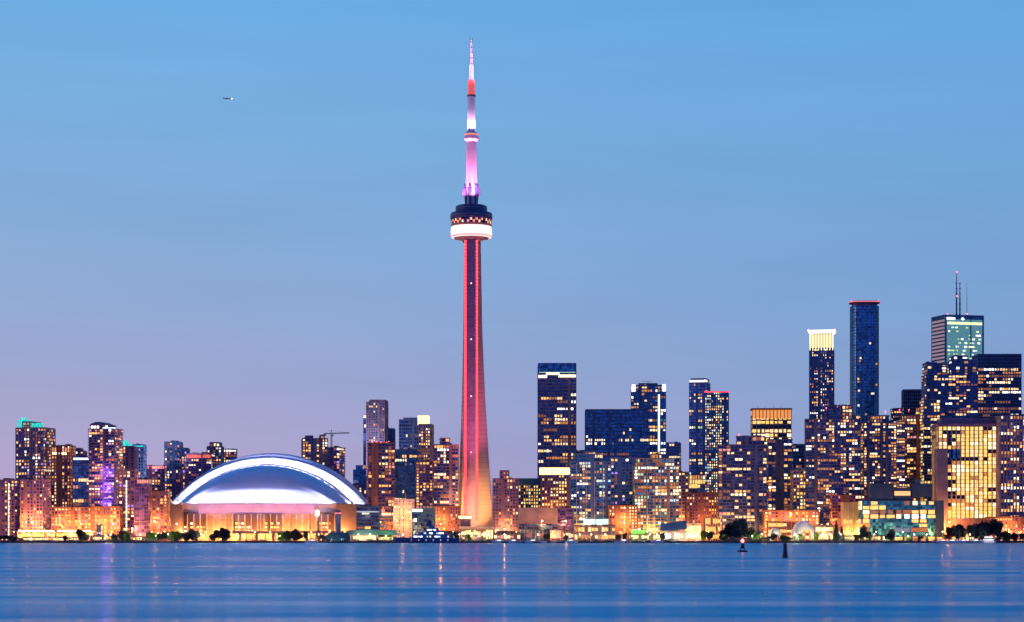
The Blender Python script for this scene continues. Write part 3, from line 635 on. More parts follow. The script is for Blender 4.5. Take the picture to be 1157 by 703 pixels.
# upper neck with dish brackets
neck = wallm('mast white', (.70,.62,.68), .6, .08)
q = MB(); q.lathe([(6.6,P(232)),(6.2,P(209)),(5.6,P(160))], 6); q.build('neck', neck, tw)
q = MB()
for k in range(6):
    a = math.pi*k/3+.3; c_, s2 = math.cos(a), math.sin(a)
    q.bar((6*c_,6*s2,P(231)),(7.2*c_,7.2*s2,P(212)), 1.5, seg=8)
    q.box(8.0*c_-2.2, 8.0*c_+2.2, 8.0*s2-1.5, 8.0*s2+1.5, P(222), P(213))
    q.box(7.4*c_-1, 7.4*c_+1, 7.4*s2-1, 7.4*s2+1, P(211), P(208))
q.build('antenna_bracket', dk, tw)
q = MB(); q.lathe([(5.7,P(160)),(8.2,P(157.5)),(8.2,P(154.5)),(7.4,P(154)),(7.6,P(151)),(5,P(149.4)),(4.4,P(149))], 36); q.build('upper_pod', neck, tw, False)
q = MB(); q.lathe([(7.75,P(153.2)),(7.75,P(152))], 36); q.build('window_band', warm, tw)
q = MB(); q.lathe([(4.5,P(149)),(4.4,P(109))], 12); q.build('mast', neck, tw)
q = MB(); q.lathe([(4.9,P(109.4)),(4.9,P(107.6))], 12); q.build('mast_collar', W['black'], tw)
q = MB(); q.lathe([(3.9,P(107.6)),(3.6,P(98)),(4.0,P(97)),(3.4,P(90.5))], 12); q.build('red_glow_mast', emis('red lit mast', (1,.12,.12), .75), tw)  # red light falling on this section is put into its emission
q = MB(); q.lathe([(2.5,P(90.5)),(2.0,P(74)),(1.3,P(73.6)),(1.15,P(60)),(.9,P(59.8)),(.75,P(44))], 10); q.build('spire', neck, tw)
q = MB()
for y in (86,80,72.5,66,60,54,48,45): q.lathe([(1.45,P(y)),(1.45,P(y)+.8)], 10)
q.build('spire_ring', wallm('ring grey', (.08,.06,.12), .5), tw)
# flood lights for the mast, spire and tower foot
for k in range(6):
    a = math.pi*k/3 - math.pi/2 + .2; l0 = (15.5*math.cos(a), 15.5*math.sin(a), P(230.5)); l1 = (0,0,P(182))
    lamp('mast_floodlight', tw, l0, 400000, (1,.27,.58), 'SPOT', 1, aim(l0, l1), R(60), .8)
for k in range(5):
    a = 2*math.pi*k/5 - math.pi/2; l0 = (8.0*math.cos(a), 8.0*math.sin(a), P(149.5)); l1 = (0,0,P(125))
    lamp('mast_floodlight', tw, l0, 75000, (1,.62,.85), 'SPOT', .5, aim(l0, l1), R(70), .8)
for i, y in enumerate((91,84,77,70,63,56,49)):
    for sg in (-1, 1): lamp('spire_light', tw, (sg*(3.6-.25*i), -3.4+.2*i, P(y)), 2600-200*i, (1,.34,.50), radius=.12)
for k in range(3):
    a = 2*math.pi*k/3 - math.pi/2; l0 = (4.4*math.cos(a), 4.4*math.sin(a), P(108)); l1 = (0,0,P(75))
    lamp('mast_floodlight', tw, l0, 60000, (1,.42,.6), 'SPOT', .3, aim(l0, l1), R(40), .8)
for l0, l1, pw in (((-26,-48,8),(-10,-10,32),11e5), ((30,-42,8),(14,-2,32),12e5), ((6,-60,8),(2,-8,40),8e5), ((44,-26,8),(16,0,60),9e5), ((-36,-36,8),(-9,-8,60),9e5)):
    lamp('floodlight', tw, l0, pw, (1,.46,.14), 'SPOT', 1.5, aim(l0, l1), R(60), 1)
lamp('floodlight', tw, (4,-62,25), 17e5, (.85,.13,.28), 'SPOT', 1.5, aim((4,-62,25), (0,0,215)), R(46), 1)  # added rose fill that tints the upper shaft

# entrance pavilions at the tower foot
def lowb(name, label, x0, x1, y0, Y, d, wall, pane='c', strength_rows=1, frac=.55, bay=5, roof='roof', cat='building', over=1.0, lift=0, yb=None, awn=None):
    """low building: solid walls, roof slab, piers, and a row of big lit windows each its own part"""
    s = Y/K; a, b_ = PX(x0, Y), PX(x1, Y); cx = (a+b_)/2; w = b_-a; H = PZ(y0, Y)-GZ
    root = thing(name, label, cat, (cx, Y+d/2, GZ))
    q = MB(); q.box(-w/2, w/2, -d/2, d/2, 0, H-.5); q.build('wall', W[wall], root)
    q = MB(); q.box(-w/2-over, w/2+over, -d/2-over-.4, d/2+over, H-.5, H); q.build('roof', W[roof], root)
    n = max(1, int(w/bay*1.6)); st = w/n
    q = MB()
    for k in range(n+1): q.box(-w/2+k*st-.25, -w/2+k*st+.25, -d/2-.5, -d/2+.1, 0, H-.55)
    q.build('pillar', W['pale'], root)
    hr = (H-.8)/strength_rows
    for rr_ in range(strength_rows):
        for k in range(n):
            if random.random() < .16: continue
            mk = random.choice(pane); wh = hr*frac*random.uniform(.55, 1.1)
            o = bpy.data.objects.new('window', pane_mesh(st-.8, min(wh, hr-.4), 0, mk)); C.objects.link(o); o.parent = root
            o.location = (-w/2+(k+.5)*st, -d/2-.09, .3+rr_*hr+hr*.5)
    if awn:
        q = MB(); zz = H*.62; q.loft([[(-w/2, -d/2-.5, zz+1.2), (-w/2, -d/2-3.4, zz), (-w/2, -d/2-3.4, zz-.3), (-w/2, -d/2-.5, zz+.8)], [(w/2, -d/2-.5, zz+1.2), (w/2, -d/2-3.4, zz), (w/2, -d/2-3.4, zz-.3), (w/2, -d/2-.5, zz+.8)]]); q.build('awning', W[awn] if awn in W else MC[awn], root)
    return root, w, d, H
LIT['x'] = emis('blazing hall', (1,.72,.34), 2.4, 'FRONT', vary=.4); LIT['y'] = emis('blazing amber hall', (1,.42,.10), 1.7, 'FRONT', vary=.4); LIT['z'] = emis('blazing lemon hall', (.9,.85,.36), 1.5, 'FRONT', vary=.4)
LOWS = [
 ('pavilion', 'long quayside pavilion glowing cream at the far left', 26, 66, 606.5, 2236, 14, 'tan', 'xxxy', 1, .7, 5),
 ('pavilion', 'second glowing quayside pavilion with a stepped roof, left of the round shore tree', 66, 92, 607, 2232, 14, 'tan', 'xyxx', 1, .7, 4),
 ('warehouse', 'orange lit shed with a cream strip along its roof edge', 64, 104, 599, 2275, 16, 'brick', 'yyx', 1, .8, 5),
 ('warehouse', 'low orange glowing shed left of the striped roof shed', 20, 62, 600, 2270, 16, 'brick', 'yyay', 1, .75, 6),
 ('shop', 'small cream lit quay shop left of the grey quay tower', 102, 120, 605, 2240, 10, 'brick', 'bxb', 1, .5, 3.5),
 ('shop', 'rose walled quay shop with two lit doors', 121, 138, 604, 2244, 10, 'salmon', 'abk', 1, .45, 4),
 ('shop', 'orange blazing kiosk below the pale lilac facade', 145, 163, 606, 2238, 8, 'salmon', 'yxy', 1, .7, 3.5),
 ('pavilion', 'low pavilion with lemon lit windows under a teal roof', 396, 425, 604, 2226, 12, 'tan', 'zzx', 1, .7, 4),
 ('pavilion', 'small lemon lit boat hall right of the teal roofed pavilion', 427, 446, 606, 2222, 10, 'tan', 'zbz', 1, .6, 4),
 ('entrance_hall', 'blazing white entrance hall at the foot of the concrete tower', 521, 557, 596.5, 2300, 18, 'tan', 'xxxz', 1, .75, 4),
 ('restaurant', 'red roofed lakeside hut left of the tower entrance hall', 500, 520, 601, 2240, 12, 'brick', 'yab', 1, .5, 4),
 ('restaurant', 'red canopied hut in front of the tower entrance hall', 522, 539, 604.5, 2230, 10, 'brick', 'yeb', 1, .5, 4),
 ('restaurant', 'small white lit terrace hut below the dark block beside the tower', 558, 588, 602, 2250, 12, 'brick', 'xbe', 1, .5, 5),
 ('boathouse', 'dark marina shed with a few pink lights under the plain mauve block', 588, 622, 598, 2275, 14, 'navy', 'ekkb', 1, .4, 6),
 ('boathouse', 'dark marina shed with tall thin lit posts, left of the orange restaurant', 622, 648, 599, 2262, 12, 'plum', 'abe', 1, .5, 4),
 ('restaurant', 'orange two storey restaurant on columns beneath the cyan billboard', 649, 695, 593.5, 2250, 16, 'salmon', 'yabyf', 2, .6, 5.5),
 ('shop', 'small glass kiosk with a bright green awning', 712, 731, 602, 2246, 10, 'tan', 'xzh', 1, .5, 4),
 ('shop', 'cream lit quay shop between the green awning and the navy boathouse', 731, 748, 603, 2240, 10, 'tan', 'xzx', 1, .6, 3.4),
 ('boathouse', 'long white boathouse under a navy roof', 748, 775, 600, 2232, 14, 'pale', 'xcxg', 1, .6, 4.5),
 ('boathouse', 'pale market hall with orange upper windows beside the navy roofed boathouse', 775, 792, 590.5, 2262, 14, 'pale', 'ycx', 2, .5, 5),
 ('warehouse', 'tall blazing orange shed left of the large dark tree clump', 797, 814, 584, 2290, 16, 'brick', 'yyay', 3, .7, 4),
 ('warehouse', 'orange lit hall behind the white marquee, with wide low windows', 868, 915, 589, 2300, 16, 'brick', 'yyab', 3, .55, 7),
 ('restaurant', 'yellow lit garden restaurant right of the white marquee', 916, 944, 593, 2258, 14, 'tan', 'xzxi', 2, .6, 4),
 ('restaurant', 'row of yellow awnings below the fluted beige cube', 942, 976, 604.5, 2232, 8, 'tan', 'xxzi', 1, .6, 3.5),
 ('restaurant', 'low yellow fronted cafe at the left foot of the wide teal office', 976, 1000, 604.5, 2234, 8, 'tan', 'ixz', 1, .6, 3.5),
 ('shop', 'low orange lit quay shed at the far right edge', 1126, 1164, 609, 2236, 8, 'salmon', 'yyx', 1, .5, 5),
]
for L in LOWS:
    b = lowb(*L)
    if 'striped' in L[1] or 'cream strip' in L[1]: slab(b, 'light_band', emis('cream strip', (1,.82,.45), 3.2), L[2]+1, L[3]-1, 599.2, 600.8, 1.6, th=.4)
    if 'teal roof' in L[1]:
        slab(b, 'roof', W['teal'], L[2]-2, L[3]+2, 599, 604.6, 1.8, 16)
    if 'green awning' in L[1]: slab(b, 'awning', emis('green canopy glow', (.25,.9,.12), 1.0), 713.5, 728.5, 599, 603, 3, th=3)
    if 'navy roof' in L[1] and 'under' in L[1]:
        root, w, d, H = b; q = MB(); q.loft([[(-w/2-1,-d/2-2,H),( -w/2-1,d/2+1,H),(-w/2-1,0,H+7)],[(w/2+1,-d/2-2,H+2),(w/2+1,d/2+1,H+2),(w/2+1,0,H+10.5)]]); q.build('gable_roof', W['navy'], root)
    if 'cyan billboard' in L[1]:
        root, w, d, H = b
        pass
    if 'blazing white entrance' in L[1]: slab(b, 'canopy', W['pale'], 519, 558, 595, 597.4, 4, th=6)
# drum kiosk at tower foot
q0 = thing('kiosk', 'round drum kiosk with a white lit rim left of the tower base', 'kiosk', (PX(525.5, 2330), 2330, GZ))
H = PZ(583, 2330)-GZ; q = MB(); q.lathe([(6,0),(6,H-3)], 24); q.build('wall', W['mauve'], q0)
q = MB(); q.lathe([(6.2,H-3),(7,H-1.5),(6.6,H)], 24); q.build('light_band', LIT['x'], q0); q = MB(); q.lathe([(6.8,H),(5,H+.8)], 24); q.build('roof', W['roof'], q0)
# billboard on posts (blank glowing panels)
bb = thing('billboard', 'long cyan white glowing billboard on posts above the orange restaurant', 'billboard', (PX(673.5, 2268), 2268, GZ))
zz0, zz1 = PZ(592.6, 2268)-GZ, PZ(586.6, 2268)-GZ
for xx, w_, mk in ((-6.8, 12, emis('billboard ice', (.62,.85,1), 1.5, 'FRONT', vary=.2)), (6.2, 12.6, emis('billboard mint', (.6,1,.85), 1.4, 'FRONT', vary=.2))):
    q = MB(); q.box(xx-w_/2, xx+w_/2, -.5, .5, zz0, zz1); q.build('panel', mk, bb)
for xx in (-11, 0, 11): q = MB(); q.bar((xx,.9,0),(xx,.9,zz1), .35); q.build('post', W['black'], bb)
# fluted beige cube
b = lowb('office_building', 'fluted beige cube lit yellow from its foot', 953, 975, 567.5, 2312, 20, 'tan', 'i', 1, .1, 4, 'tan')
root, w, d, H = b; q = MB()
for k in range(12): q.box(-w/2+k*w/11-.35, -w/2+k*w/11+.35, -d/2-1.5, -d/2-.45, 0, H-.6)
q.build('fin', W['tan'], root); 
for xx in (-6, 4): lamp('floodlight', root, (xx, -d/2-7, 2), 60000, (1,.62,.15), 'SPOT', .5, aim((xx,-d/2-7,2),(xx,-d/2,20)), R(100), 1)
# marquee tents
def tent(label, x0, x1, yt, Y, glow=True):
    w = (x1-x0)*Y/K; H = PZ(yt, Y)-GZ; root = thing('marquee', label, 'marquee', (PX((x0+x1)/2, Y), Y, GZ), 0, 'white marquee tents')
    n = 14; ringf = lambda y, k: [(w/2*math.cos(math.pi*i/n)*k, y, H*math.sin(math.pi*i/n)**.8*k) for i in range(n+1)]
    q = MB(); q.loft([ringf(-7, .55), ringf(-5.8, .97), ringf(-4, 1), ringf(9, 1), ringf(11, .8)], closed=False, cap=False)
    q.v = [(a+ (w*.12 if b_ < -6 else 0), b_, c) for a, b_, c in q.v]
    o = q.build('canopy', W['white'], root, True); md = o.modifiers.new('thickness', 'SOLIDIFY'); md.thickness = .15
    q = MB()
    for i in (2, 5, 7, 9, 12):
        a = math.pi*i/n; q.bar((w/2*math.cos(a)*.99, -5, H*math.sin(a)**.8*.99),(w/2*math.cos(a)*.99, 9, H*math.sin(a)**.8*.99), .15)
    q.build('frame', W['grey'], root)
    lamp('tent_lamp', root, (0, -10.5, 2.2), 2600, (1,.8,.4), radius=.3)
tent('large white marquee with an arched top, glowing from below', 895, 920, 588.5, 2252)
tent('small white arched marquee left of the large one', 869, 883, 596.8, 2244)

# ------------------------------------------------------------------ the domed stadium
SY = 2560; ss = SY/K; SX = PX(303, SY)
st = thing('stadium', 'domed stadium with a white lit arched roof over an orange lit wall', 'stadium', (SX, SY, GZ))
def arc(half, sag, y, n=48, zb=0):
    half = max(half, .01); Rr = (half*half+sag*sag)/(2*sag); a0 = math.asin(min(1, half/Rr)); 
    if sag > half: a0 = math.pi-a0
    return [(Rr*math.sin(-a0+2*a0*i/n), y, zb+Rr*math.cos(-a0+2*a0*i/n)-(Rr-sag)) for i in range(n+1)]
ZB = PZ(570, SY)-GZ
white = wallm('roof membrane', (.78,.78,.82), .5, .05, .05)
shell_m = wallm('roof membrane back', (.80,.76,.86), .5, .06, .05)
def shell(name, arcs, mat, smooth=True):
    q = MB(); q.loft(arcs, closed=False, cap=False); o = q.build(name, mat, st, smooth)
    md = o.modifiers.new('thickness', 'SOLIDIFY'); md.thickness = .6; md.offset = -1; return o
# rear vault, pushed back so that the sky lit top shows as a rim behind the white band
shell('roof_vault', [arc(112*ss, 58.5*ss, y, zb=ZB) for y in (50, 42, 34)], shell_m)
shell('rear_dome', [arc(112*ss*k, 58*ss*k**1.1, 44+75*j, zb=ZB+0*k) for k, j in ((1,.08),(.95,.35),(.8,.65),(.55,.85),(.2,.98))], shell_m)
shell('roof_arch', [arc((97+14.5*f)*ss, (45.2+8.3*f)*ss, -11+14.8*f, zb=ZB) for f in (1,.8,.6,.4,.2,0)], white)
q = MB(); q.loft([arc(112*ss, 58.5*ss, 34, zb=ZB), arc(111.9*ss, 56.9*ss, 11, zb=ZB), arc(111.7*ss, 53.6*ss, 3.7, zb=ZB)], closed=False, cap=False); q.build('roof_rim', shell_m, st)
q = MB(); q.loft([arc(97.2*ss, 45.3*ss, -11.1, zb=ZB), arc(95.2*ss, 43.6*ss, -12.6, zb=ZB), arc(94.6*ss, 43.0*ss, -11.6, zb=ZB)], closed=False, cap=False); q.build('roof_seam', W['black'], st)
dome = [arc(95*ss, 43.4*ss, -12.8, zb=ZB)]
for k in range(1, 11):
    f = k/10; dome.append(arc(95*ss*(1-.10*f**2), max(.5, 43.4*ss*math.cos(f*math.pi/2)**.9 if f < 1 else .5), -12.8-58*math.sin(f*math.pi/2), zb=ZB))
shell('front_dome', dome, wallm('glossy roof membrane', (.78,.82,.90), .3, .05, .05, .3))
q = MB()
for i in range(4, 46, 4):       # radial seams between the membrane panels
    for a, b_ in zip(dome[:-1], dome[1:]):
        q.bar((a[i][0], a[i][1]-.1, a[i][2]+.1), (b_[i][0], b_[i][1]-.1, b_[i][2]+.1), .16, seg=4)
q.build('panel_seam', wallm('seam grey', (.5,.5,.58), .6), st)
# podium
q = MB(); hp = ZB-2.0
pod = [(-116*ss,10),(-116*ss,-30),(-112*ss,-46),(-86*ss,-76),(83*ss,-76),(104*ss,-58),(112*ss,-30),(112*ss,110),(-116*ss,110)]
q.prism(pod, 0, hp); podm = wallm('podium concrete', (.50,.30,.24), .85, .12, .1); q.build('podium_wall', podm, st)
q = MB(); q.prism([(x*1.003, y*1.003 if y < 0 else y) for x, y in pod], hp-.01, hp+1.2); q.build('parapet', wallm('parapet', (.48,.34,.34), .8), st)
q = MB(); q.box(-68*ss, 62*ss, -78.2, -74, hp-9.5, hp+1.6); q.build('upper_wall', wallm('rose concrete', (.44,.24,.32), .85, .1, .1), st)
q = MB(); q.box(-116*ss, -86*ss, -40, 5, hp, hp+5); q.loft([[(-116*ss,-60,hp+1),(-96*ss,-60,hp+1),(-96*ss,-20,hp+1),(-116*ss,-20,hp+1)],[(-115*ss,-56,hp+7),(-110*ss,-56,hp+4),(-110*ss,-22,hp+4),(-115*ss,-22,hp+7)]]); q.build('corner_wing', podm, st)
q = MB()
for x0, x1 in ((-62,-26),): pass
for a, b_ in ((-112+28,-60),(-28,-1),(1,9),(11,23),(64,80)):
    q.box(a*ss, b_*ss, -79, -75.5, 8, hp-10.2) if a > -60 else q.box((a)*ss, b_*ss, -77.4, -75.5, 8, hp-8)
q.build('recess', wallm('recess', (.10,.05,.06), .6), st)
random.seed(12)
for a, b_ in ((-84,-60),(-28,-1),(1,9),(11,23),(64,80)):
    n = int((b_-a)/3.4)
    for k in range(n):
        for rr_ in range(3):
            if random.random() < .45: continue
            o = bpy.data.objects.new('window', pane_mesh(2.4, 2.2, 0, random.choice('abcefd'))); C.objects.link(o); o.parent = st
            o.location = ((a+1.7+k*3.4)*ss, -79.15 if a > -60 else -77.6, 11+rr_*4.2)
q = MB()
for k in range(-80, 84, 7):
    q.box(k*ss-.5, k*ss+.5, -79.4, -75.9, 0, hp-9.8)
q.build('pilaster', podm, st)
for xx in (59, 62): 
    pass
q = MB(); q.lathe([(.1,-4),(2.2,-2.5),(2.4,2),(.1,4)], 12); q.build('sign_light', emis('white sculpture light', (1,.85,.8), 3, 'FRONT'), st).location = (62.5*ss, -82, hp-9)
# flood lights of the roof
a1 = arc(92*ss, 42.4*ss, -31, 24, zb=ZB); a2 = arc(103*ss, 49.2*ss, -4, 24, zb=ZB)
for i in range(0, 25):
    l0 = (a1[i][0], a1[i][1], a1[i][2]+2.2); lamp('roof_floodlight', st, l0, 110000, (.66,.64,1), 'SPOT', .4, aim(l0, (a2[i][0], a2[i][1], a2[i][2]+1)), R(75), .7)
for sg in (-1, 1):
    for l0, l1 in (((sg*92*ss, -50, ZB+3), (sg*104*ss, -3, ZB+10)), ((sg*99*ss, -38, ZB+3), (sg*107*ss, -2, ZB+6)), ((sg*86*ss, -44, ZB+8), (sg*98*ss, -4, ZB+20))):
        lamp('roof_floodlight', st, l0, 110000, (.66,.64,1), 'SPOT', .4, aim(l0, l1), R(80), .7)
for i in range(7):       # added blue fill, standing in for sky reflected on the front dome
    l0 = ((-75+25*i)*ss, -118, 4); lamp('dome_fill_light', st, l0, 150000, (.36,.48,1), 'SPOT', 1, aim(l0, ((-54+18*i)*ss, -34, ZB+40)), R(42), 1)
for sg in (-1, 1):
    for xx, yy in ((84,-58),(89,-48),(93,-38),(96,-28)): lamp('dome_floodlight', st, (sg*xx*ss, yy, hp+4), 9000, (.80,.76,1), radius=.3)
for k in range(25):
    f = -82+k*6.8
    lamp('dome_floodlight', st, (f*ss, -73.6 if abs(f) < 80 else -66, hp+3.4), 7000, (.86,.80,1), radius=.3)
    if k % 3 == 1:
        l0 = (f*ss, -75.5, hp+3.0); lamp('dome_floodlight', st, l0, 460000, (.58,.56,1), 'SPOT', .4, aim(l0, (f*ss*.85, -46, ZB+30)), R(100), .9)
for k in range(9):
    f = -95+k*23; f += 4
    lamp('wall_floodlight', st, (f*ss, -90 if abs(f) < 86 else -78, 3), 80000, (1,.44,.12), radius=.5)

# crane behind the stadium
cr = thing('tower_crane', 'thin construction crane on the roof line of the unfinished tower', 'crane', (PX(374.5, 2940), 2940, GZ))
zt = PZ(491, 2940)-GZ; sC = 2940/K
def lattice(q, a, b_, wd, n):
    a = Vector(a); b_ = Vector(b_); d_ = (b_-a).normalized(); u = d_.orthogonal().normalized()*wd; v = d_.cross(u)
    cs = [u+v, u-v, -u-v, v-u]
    for c in cs: q.bar(a+c, b_+c, .22, seg=4)
    for k in range(n):
        p0 = a+(b_-a)*k/n; p1 = a+(b_-a)*(k+1)/n
        for i in range(4): q.bar(p0+cs[i], p1+cs[(i+1) % 4], .14, seg=4)
q = MB(); lattice(q, (0,0,0), (0,0,zt), .8, 40); q.build('mast', W['black'], cr)
q = MB(); lattice(q, (-10,0,zt+1), (24,0,zt+2.2), .5, 16); q.build('jib', W['black'], cr)
q = MB(); q.bar((0,0,zt),(0,0,zt+6),.4); q.bar((0,0,zt+6),(20,0,zt+2.5),.12,seg=4); q.bar((0,0,zt+6),(-9,0,zt+1.5),.12,seg=4); q.build('apex', W['black'], cr)
q = MB(); q.box(-11,-7.5,-1,1,zt-2,zt+.5); q.build('counterweight', W['grey'], cr); q = MB(); q.box(.8,2.6,-1,1,zt-2,zt); q.build('cab', W['navy'], cr)

# elevated road in front of the stadium
VY = 2380
er = thing('elevated_road', 'elevated road on concrete piers passing in front of the stadium', 'bridge', (PX(450, VY), VY, GZ))
zd = PZ(601, VY)-GZ; xa, xb = PX(246, VY)-PX(450, VY), PX(608, VY)-PX(450, VY)
q = MB(); q.box(xa, xb, -6, 6, zd-1.6, zd); q.build('deck', W['grey'], er)
for yy in (-6.3, 6): q = MB(); q.box(xa, xb, yy, yy+.3, zd-.4, zd+1); q.build('parapet', W['mauve'], er)
x = xa+6
while x < xb:
    q = MB(); q.box(x-1, x+1, -3.5, 3.5, 0, zd-2.4); q.box(x-1.2, x+1.2, -5.5, 5.5, zd-2.41, zd-1.59); q.build('pier', W['grey'], er); x += 18

# grey quay tower with its dark base, left of the teal roofed pavilion
qt = thing('harbour_tower', 'slender grey quay tower with a rounded red lit top on a dark stepped base', 'tower', (PX(382, 2238), 2238, GZ))
z1 = PZ(577, 2238)-GZ
q = MB(); q.lathe([(3.1,0),(2.8,z1-4),(3.0,z1-3.8)], 16); q.build('shaft', wallm('quay tower concrete', (.20,.24,.34), .8), qt)
q = MB(); q.lathe([(3.1,z1-3.8),(3.1,z1-1.2),(2.2,z1),(.3,z1+.6)], 16); q.build('lantern', W['plum'], qt)
q = MB(); q.lathe([(3.25,z1-3),(3.25,z1-2.3)], 16); q.build('beacon', emis('rose lantern', (1,.15,.2), 2.5, 'FRONT'), qt)
q = MB(); q.loft([[(-16,-7,0),(17,-7,0),(17,8,0),(-16,8,0)],[(-15,-6,3.5),(16,-6,3.5),(16,7,3.5),(-15,7,3.5)],[(-8,-4,8.2),(10,-4,8.2),(10,5,8.2),(-8,5,8.2)]]); q.build('base', W['teal'], qt)
q = MB()
for xx in (-6, 4, 6): q.box(xx-.5, xx+.5, -7.3, -6.9, 1, 2.4)
q.build('window', LIT['h'], qt)
b = bld('office_building', 'dark teal silo like block with a thin white roof line, right of the stadium', 403, 428, 573, 2330, 0, 20, 'office', 'navy', 'navy', .22, 'office', bw=7)
slab(b, 'roof_block', W['navy'], 405, 424, 571, 577, -1, 14); slab(b, 'light_band', emis('thin white line', (.7,.8,1), .9), 403, 428, 578, 578.8, 1.1, th=.4); slab(b, 'lamp', LIT['c'], 409, 417, 579.6, 581, .9, th=.4)
b = bld('office_building', 'dark teal hut with a curved roof and one white lit strip behind the yacht', 466, 491, 580, 2300, 0, 18, 'office', 'teal', 'navy', .15, 'office', bw=5, caps=False)
slab(b, 'roof_block', W['navy'], 478, 491, 573.5, 581, -1, 14); slab(b, 'light_band', WHITE, 466.5, 477, 575.5, 578, .8, th=.4); slab(b, 'roof_block', W['teal'], 466, 478, 577.5, 581, -.6, 14)
b = lowb('office_building', 'narrow grey blue quay tower above the shop row at left', 109, 114, 593, 2250, 8, 'blue', 'gk', 3, .3, 3)

# ------------------------------------------------------------------ landmarks used to describe small things on the shore
MARKS = [(-30,22,'the leftmost dark slab'),(22,48,'the pink gridded block'),(48,66,'the low orange glowing shed'),(66,100,'the stepped roof pavilion'),(100,120,'the grey blue quay tower'),
 (120,145,'the rose walled quay shop'),(145,164,'the pale lilac facade'),(164,190,'the wide purple block'),(190,215,'the left corner of the stadium'),(215,240,'the white dome, left end'),(240,265,'the start of the elevated road'),
 (265,300,'the orange stadium wall'),(300,330,'the middle of the stadium'),(330,366,'the right half of the stadium'),(366,396,'the slender quay tower'),(396,427,'the teal roofed pavilion'),
 (427,447,'the small lemon lit boat hall'),(447,500,'the white and blue yacht'),(500,521,'the red roofed hut'),(521,557,'the foot of the concrete tower'),(557,588,'the block right of the tower'),
 (588,622,'the plain mauve block'),(622,648,'the post lit marina shed'),(648,696,'the orange restaurant'),(696,731,'the green awning'),(731,748,'the cream lit quay shop'),(748,775,'the navy roofed boathouse'),
 (775,796,'the pale market hall'),(796,818,'the tall blazing orange shed'),(818,866,'the twin stepped roof condominium'),(866,893,'the small arched marquee'),(893,920,'the large white marquee'),(920,944,'the yellow garden restaurant'),
 (944,976,'the fluted beige cube'),(976,1010,'the teal office, left half'),(1010,1060,'the teal office, right half'),(1060,1095,'the golden office, left half'),(1095,1130,'the golden office, right half'),(1130,1200,'the right edge tower')]
def mark(x):
    for a, b_, s in MARKS:
        if a <= x < b_: return s
    return MARKS[-1][2]
ORD = ['', 'second', 'third', 'fourth', 'fifth', 'sixth', 'seventh', 'eighth', 'ninth']
def label_row(items, what, prep='in front of'):
    """items: list of (photo x, object); what(i) -> description"""
    by = {}
    for x, o in sorted(items, key=lambda t_: t_[0]): by.setdefault((what(o), mark(x)), []).append(o)
    for (wh, mk), os_ in by.items():
        for i, o in enumerate(os_):
            pre = '' if len(os_) == 1 else ('leftmost ' if i == 0 else ('rightmost ' if i == len(os_)-1 else ORD[i]+' '))
            o['label'] = f'{pre}{wh} {prep} {mk}'

# ------------------------------------------------------------------ trees
leafm = {}
def leaf_mat(k, col):
    m_, t_, p_ = nodes(k); oi = t_.nodes.new('ShaderNodeTexCoord'); nz = t_.nodes.new('ShaderNodeTexNoise'); nz.inputs['Scale'].default_value = .6
    t_.links.new(oi.outputs['Object'], nz.inputs['Vector']); hs = t_.nodes.new('ShaderNodeHueSaturation'); hs.inputs['Color'].default_value = (*col,1)
    mr_ = t_.nodes.new('ShaderNodeMapRange'); mr_.inputs['From Min'].default_value = .3; mr_.inputs['From Max'].default_value = .7; mr_.inputs['To Min'].default_value = .5; mr_.inputs['To Max'].default_value = 1.5
    t_.links.new(nz.outputs[0], mr_.inputs[0]); t_.links.new(mr_.outputs[0], hs.inputs['Value']); t_.links.new(hs.outputs[0], p_.inputs['Base Color']); p_.inputs['Roughness'].default_value = .7
    return m_
LG, LD = leaf_mat('green leaves', (.07,.14,.03)), leaf_mat('dark leaves', (.02,.04,.05))
bark = wallm('bark', (.06,.045,.035), .9)
def crown(seed, r, h, mat, conif=False, n=4500):
    rd = random.Random(seed); q = MB(); lobes = []
    for i in range(9):
        a = rd.uniform(0, 6.28); rr_ = rd.uniform(.15, .62)*r; zz = rd.uniform(.25, .82)*h
        lobes.append((rr_*math.cos(a), rr_*math.sin(a), zz, rd.uniform(.30, .5)*r))
    for i in range(n):
        if conif:
            f = rd.random()**.8; a = rd.uniform(0, 6.28); rr_ = r*(1-f)*rd.uniform(.5, 1.05); c = Vector((rr_*math.cos(a), rr_*math.sin(a), f*h))
        else:
            lx, ly, lz, lr = rd.choice(lobes); d_ = Vector((rd.gauss(0,1), rd.gauss(0,1), rd.gauss(0,.85))).normalized()*lr*rd.uniform(.55, 1.12)
            c = Vector((lx, ly, lz))+d_
        u = Vector((rd.gauss(0,1), rd.gauss(0,1), rd.gauss(0,1))).normalized(); v = u.orthogonal().normalized(); l = rd.uniform(.3, .6)
        k = len(q.v); q.v += [c-u*l, c-v*l*.6, c+u*l, c+v*l*.6]; q.f.append((k,k+1,k+2,k+3)); q.m.append(0)
    return q.mesh('crown', mat)
def trunk_mesh(seed, h, r):
    rd = random.Random(seed); q = MB(); q.bar((0,0,0),(0,0,h*.45), r, r2=r*.7, seg=8)
    for i in range(6):
        a = rd.uniform(0, 6.28); z0 = h*rd.uniform(.25, .45); q.bar((0,0,z0),(h*.25*math.cos(a), h*.25*math.sin(a), z0+h*.32), r*.45, r2=r*.15, seg=5)
    return q.mesh('trunk', bark)
VAR = {}
for k in range(4):
    VAR['dark', k] = (crown(k, 5, 9, LD), trunk_mesh(k, 9, .35)); VAR['green', k] = (crown(20+k, 4.5, 7, LG), trunk_mesh(9+k, 7, .3))
VAR['conifer', 0] = (crown(40, 2.6, 12, LD, True), trunk_mesh(41, 8, .25))
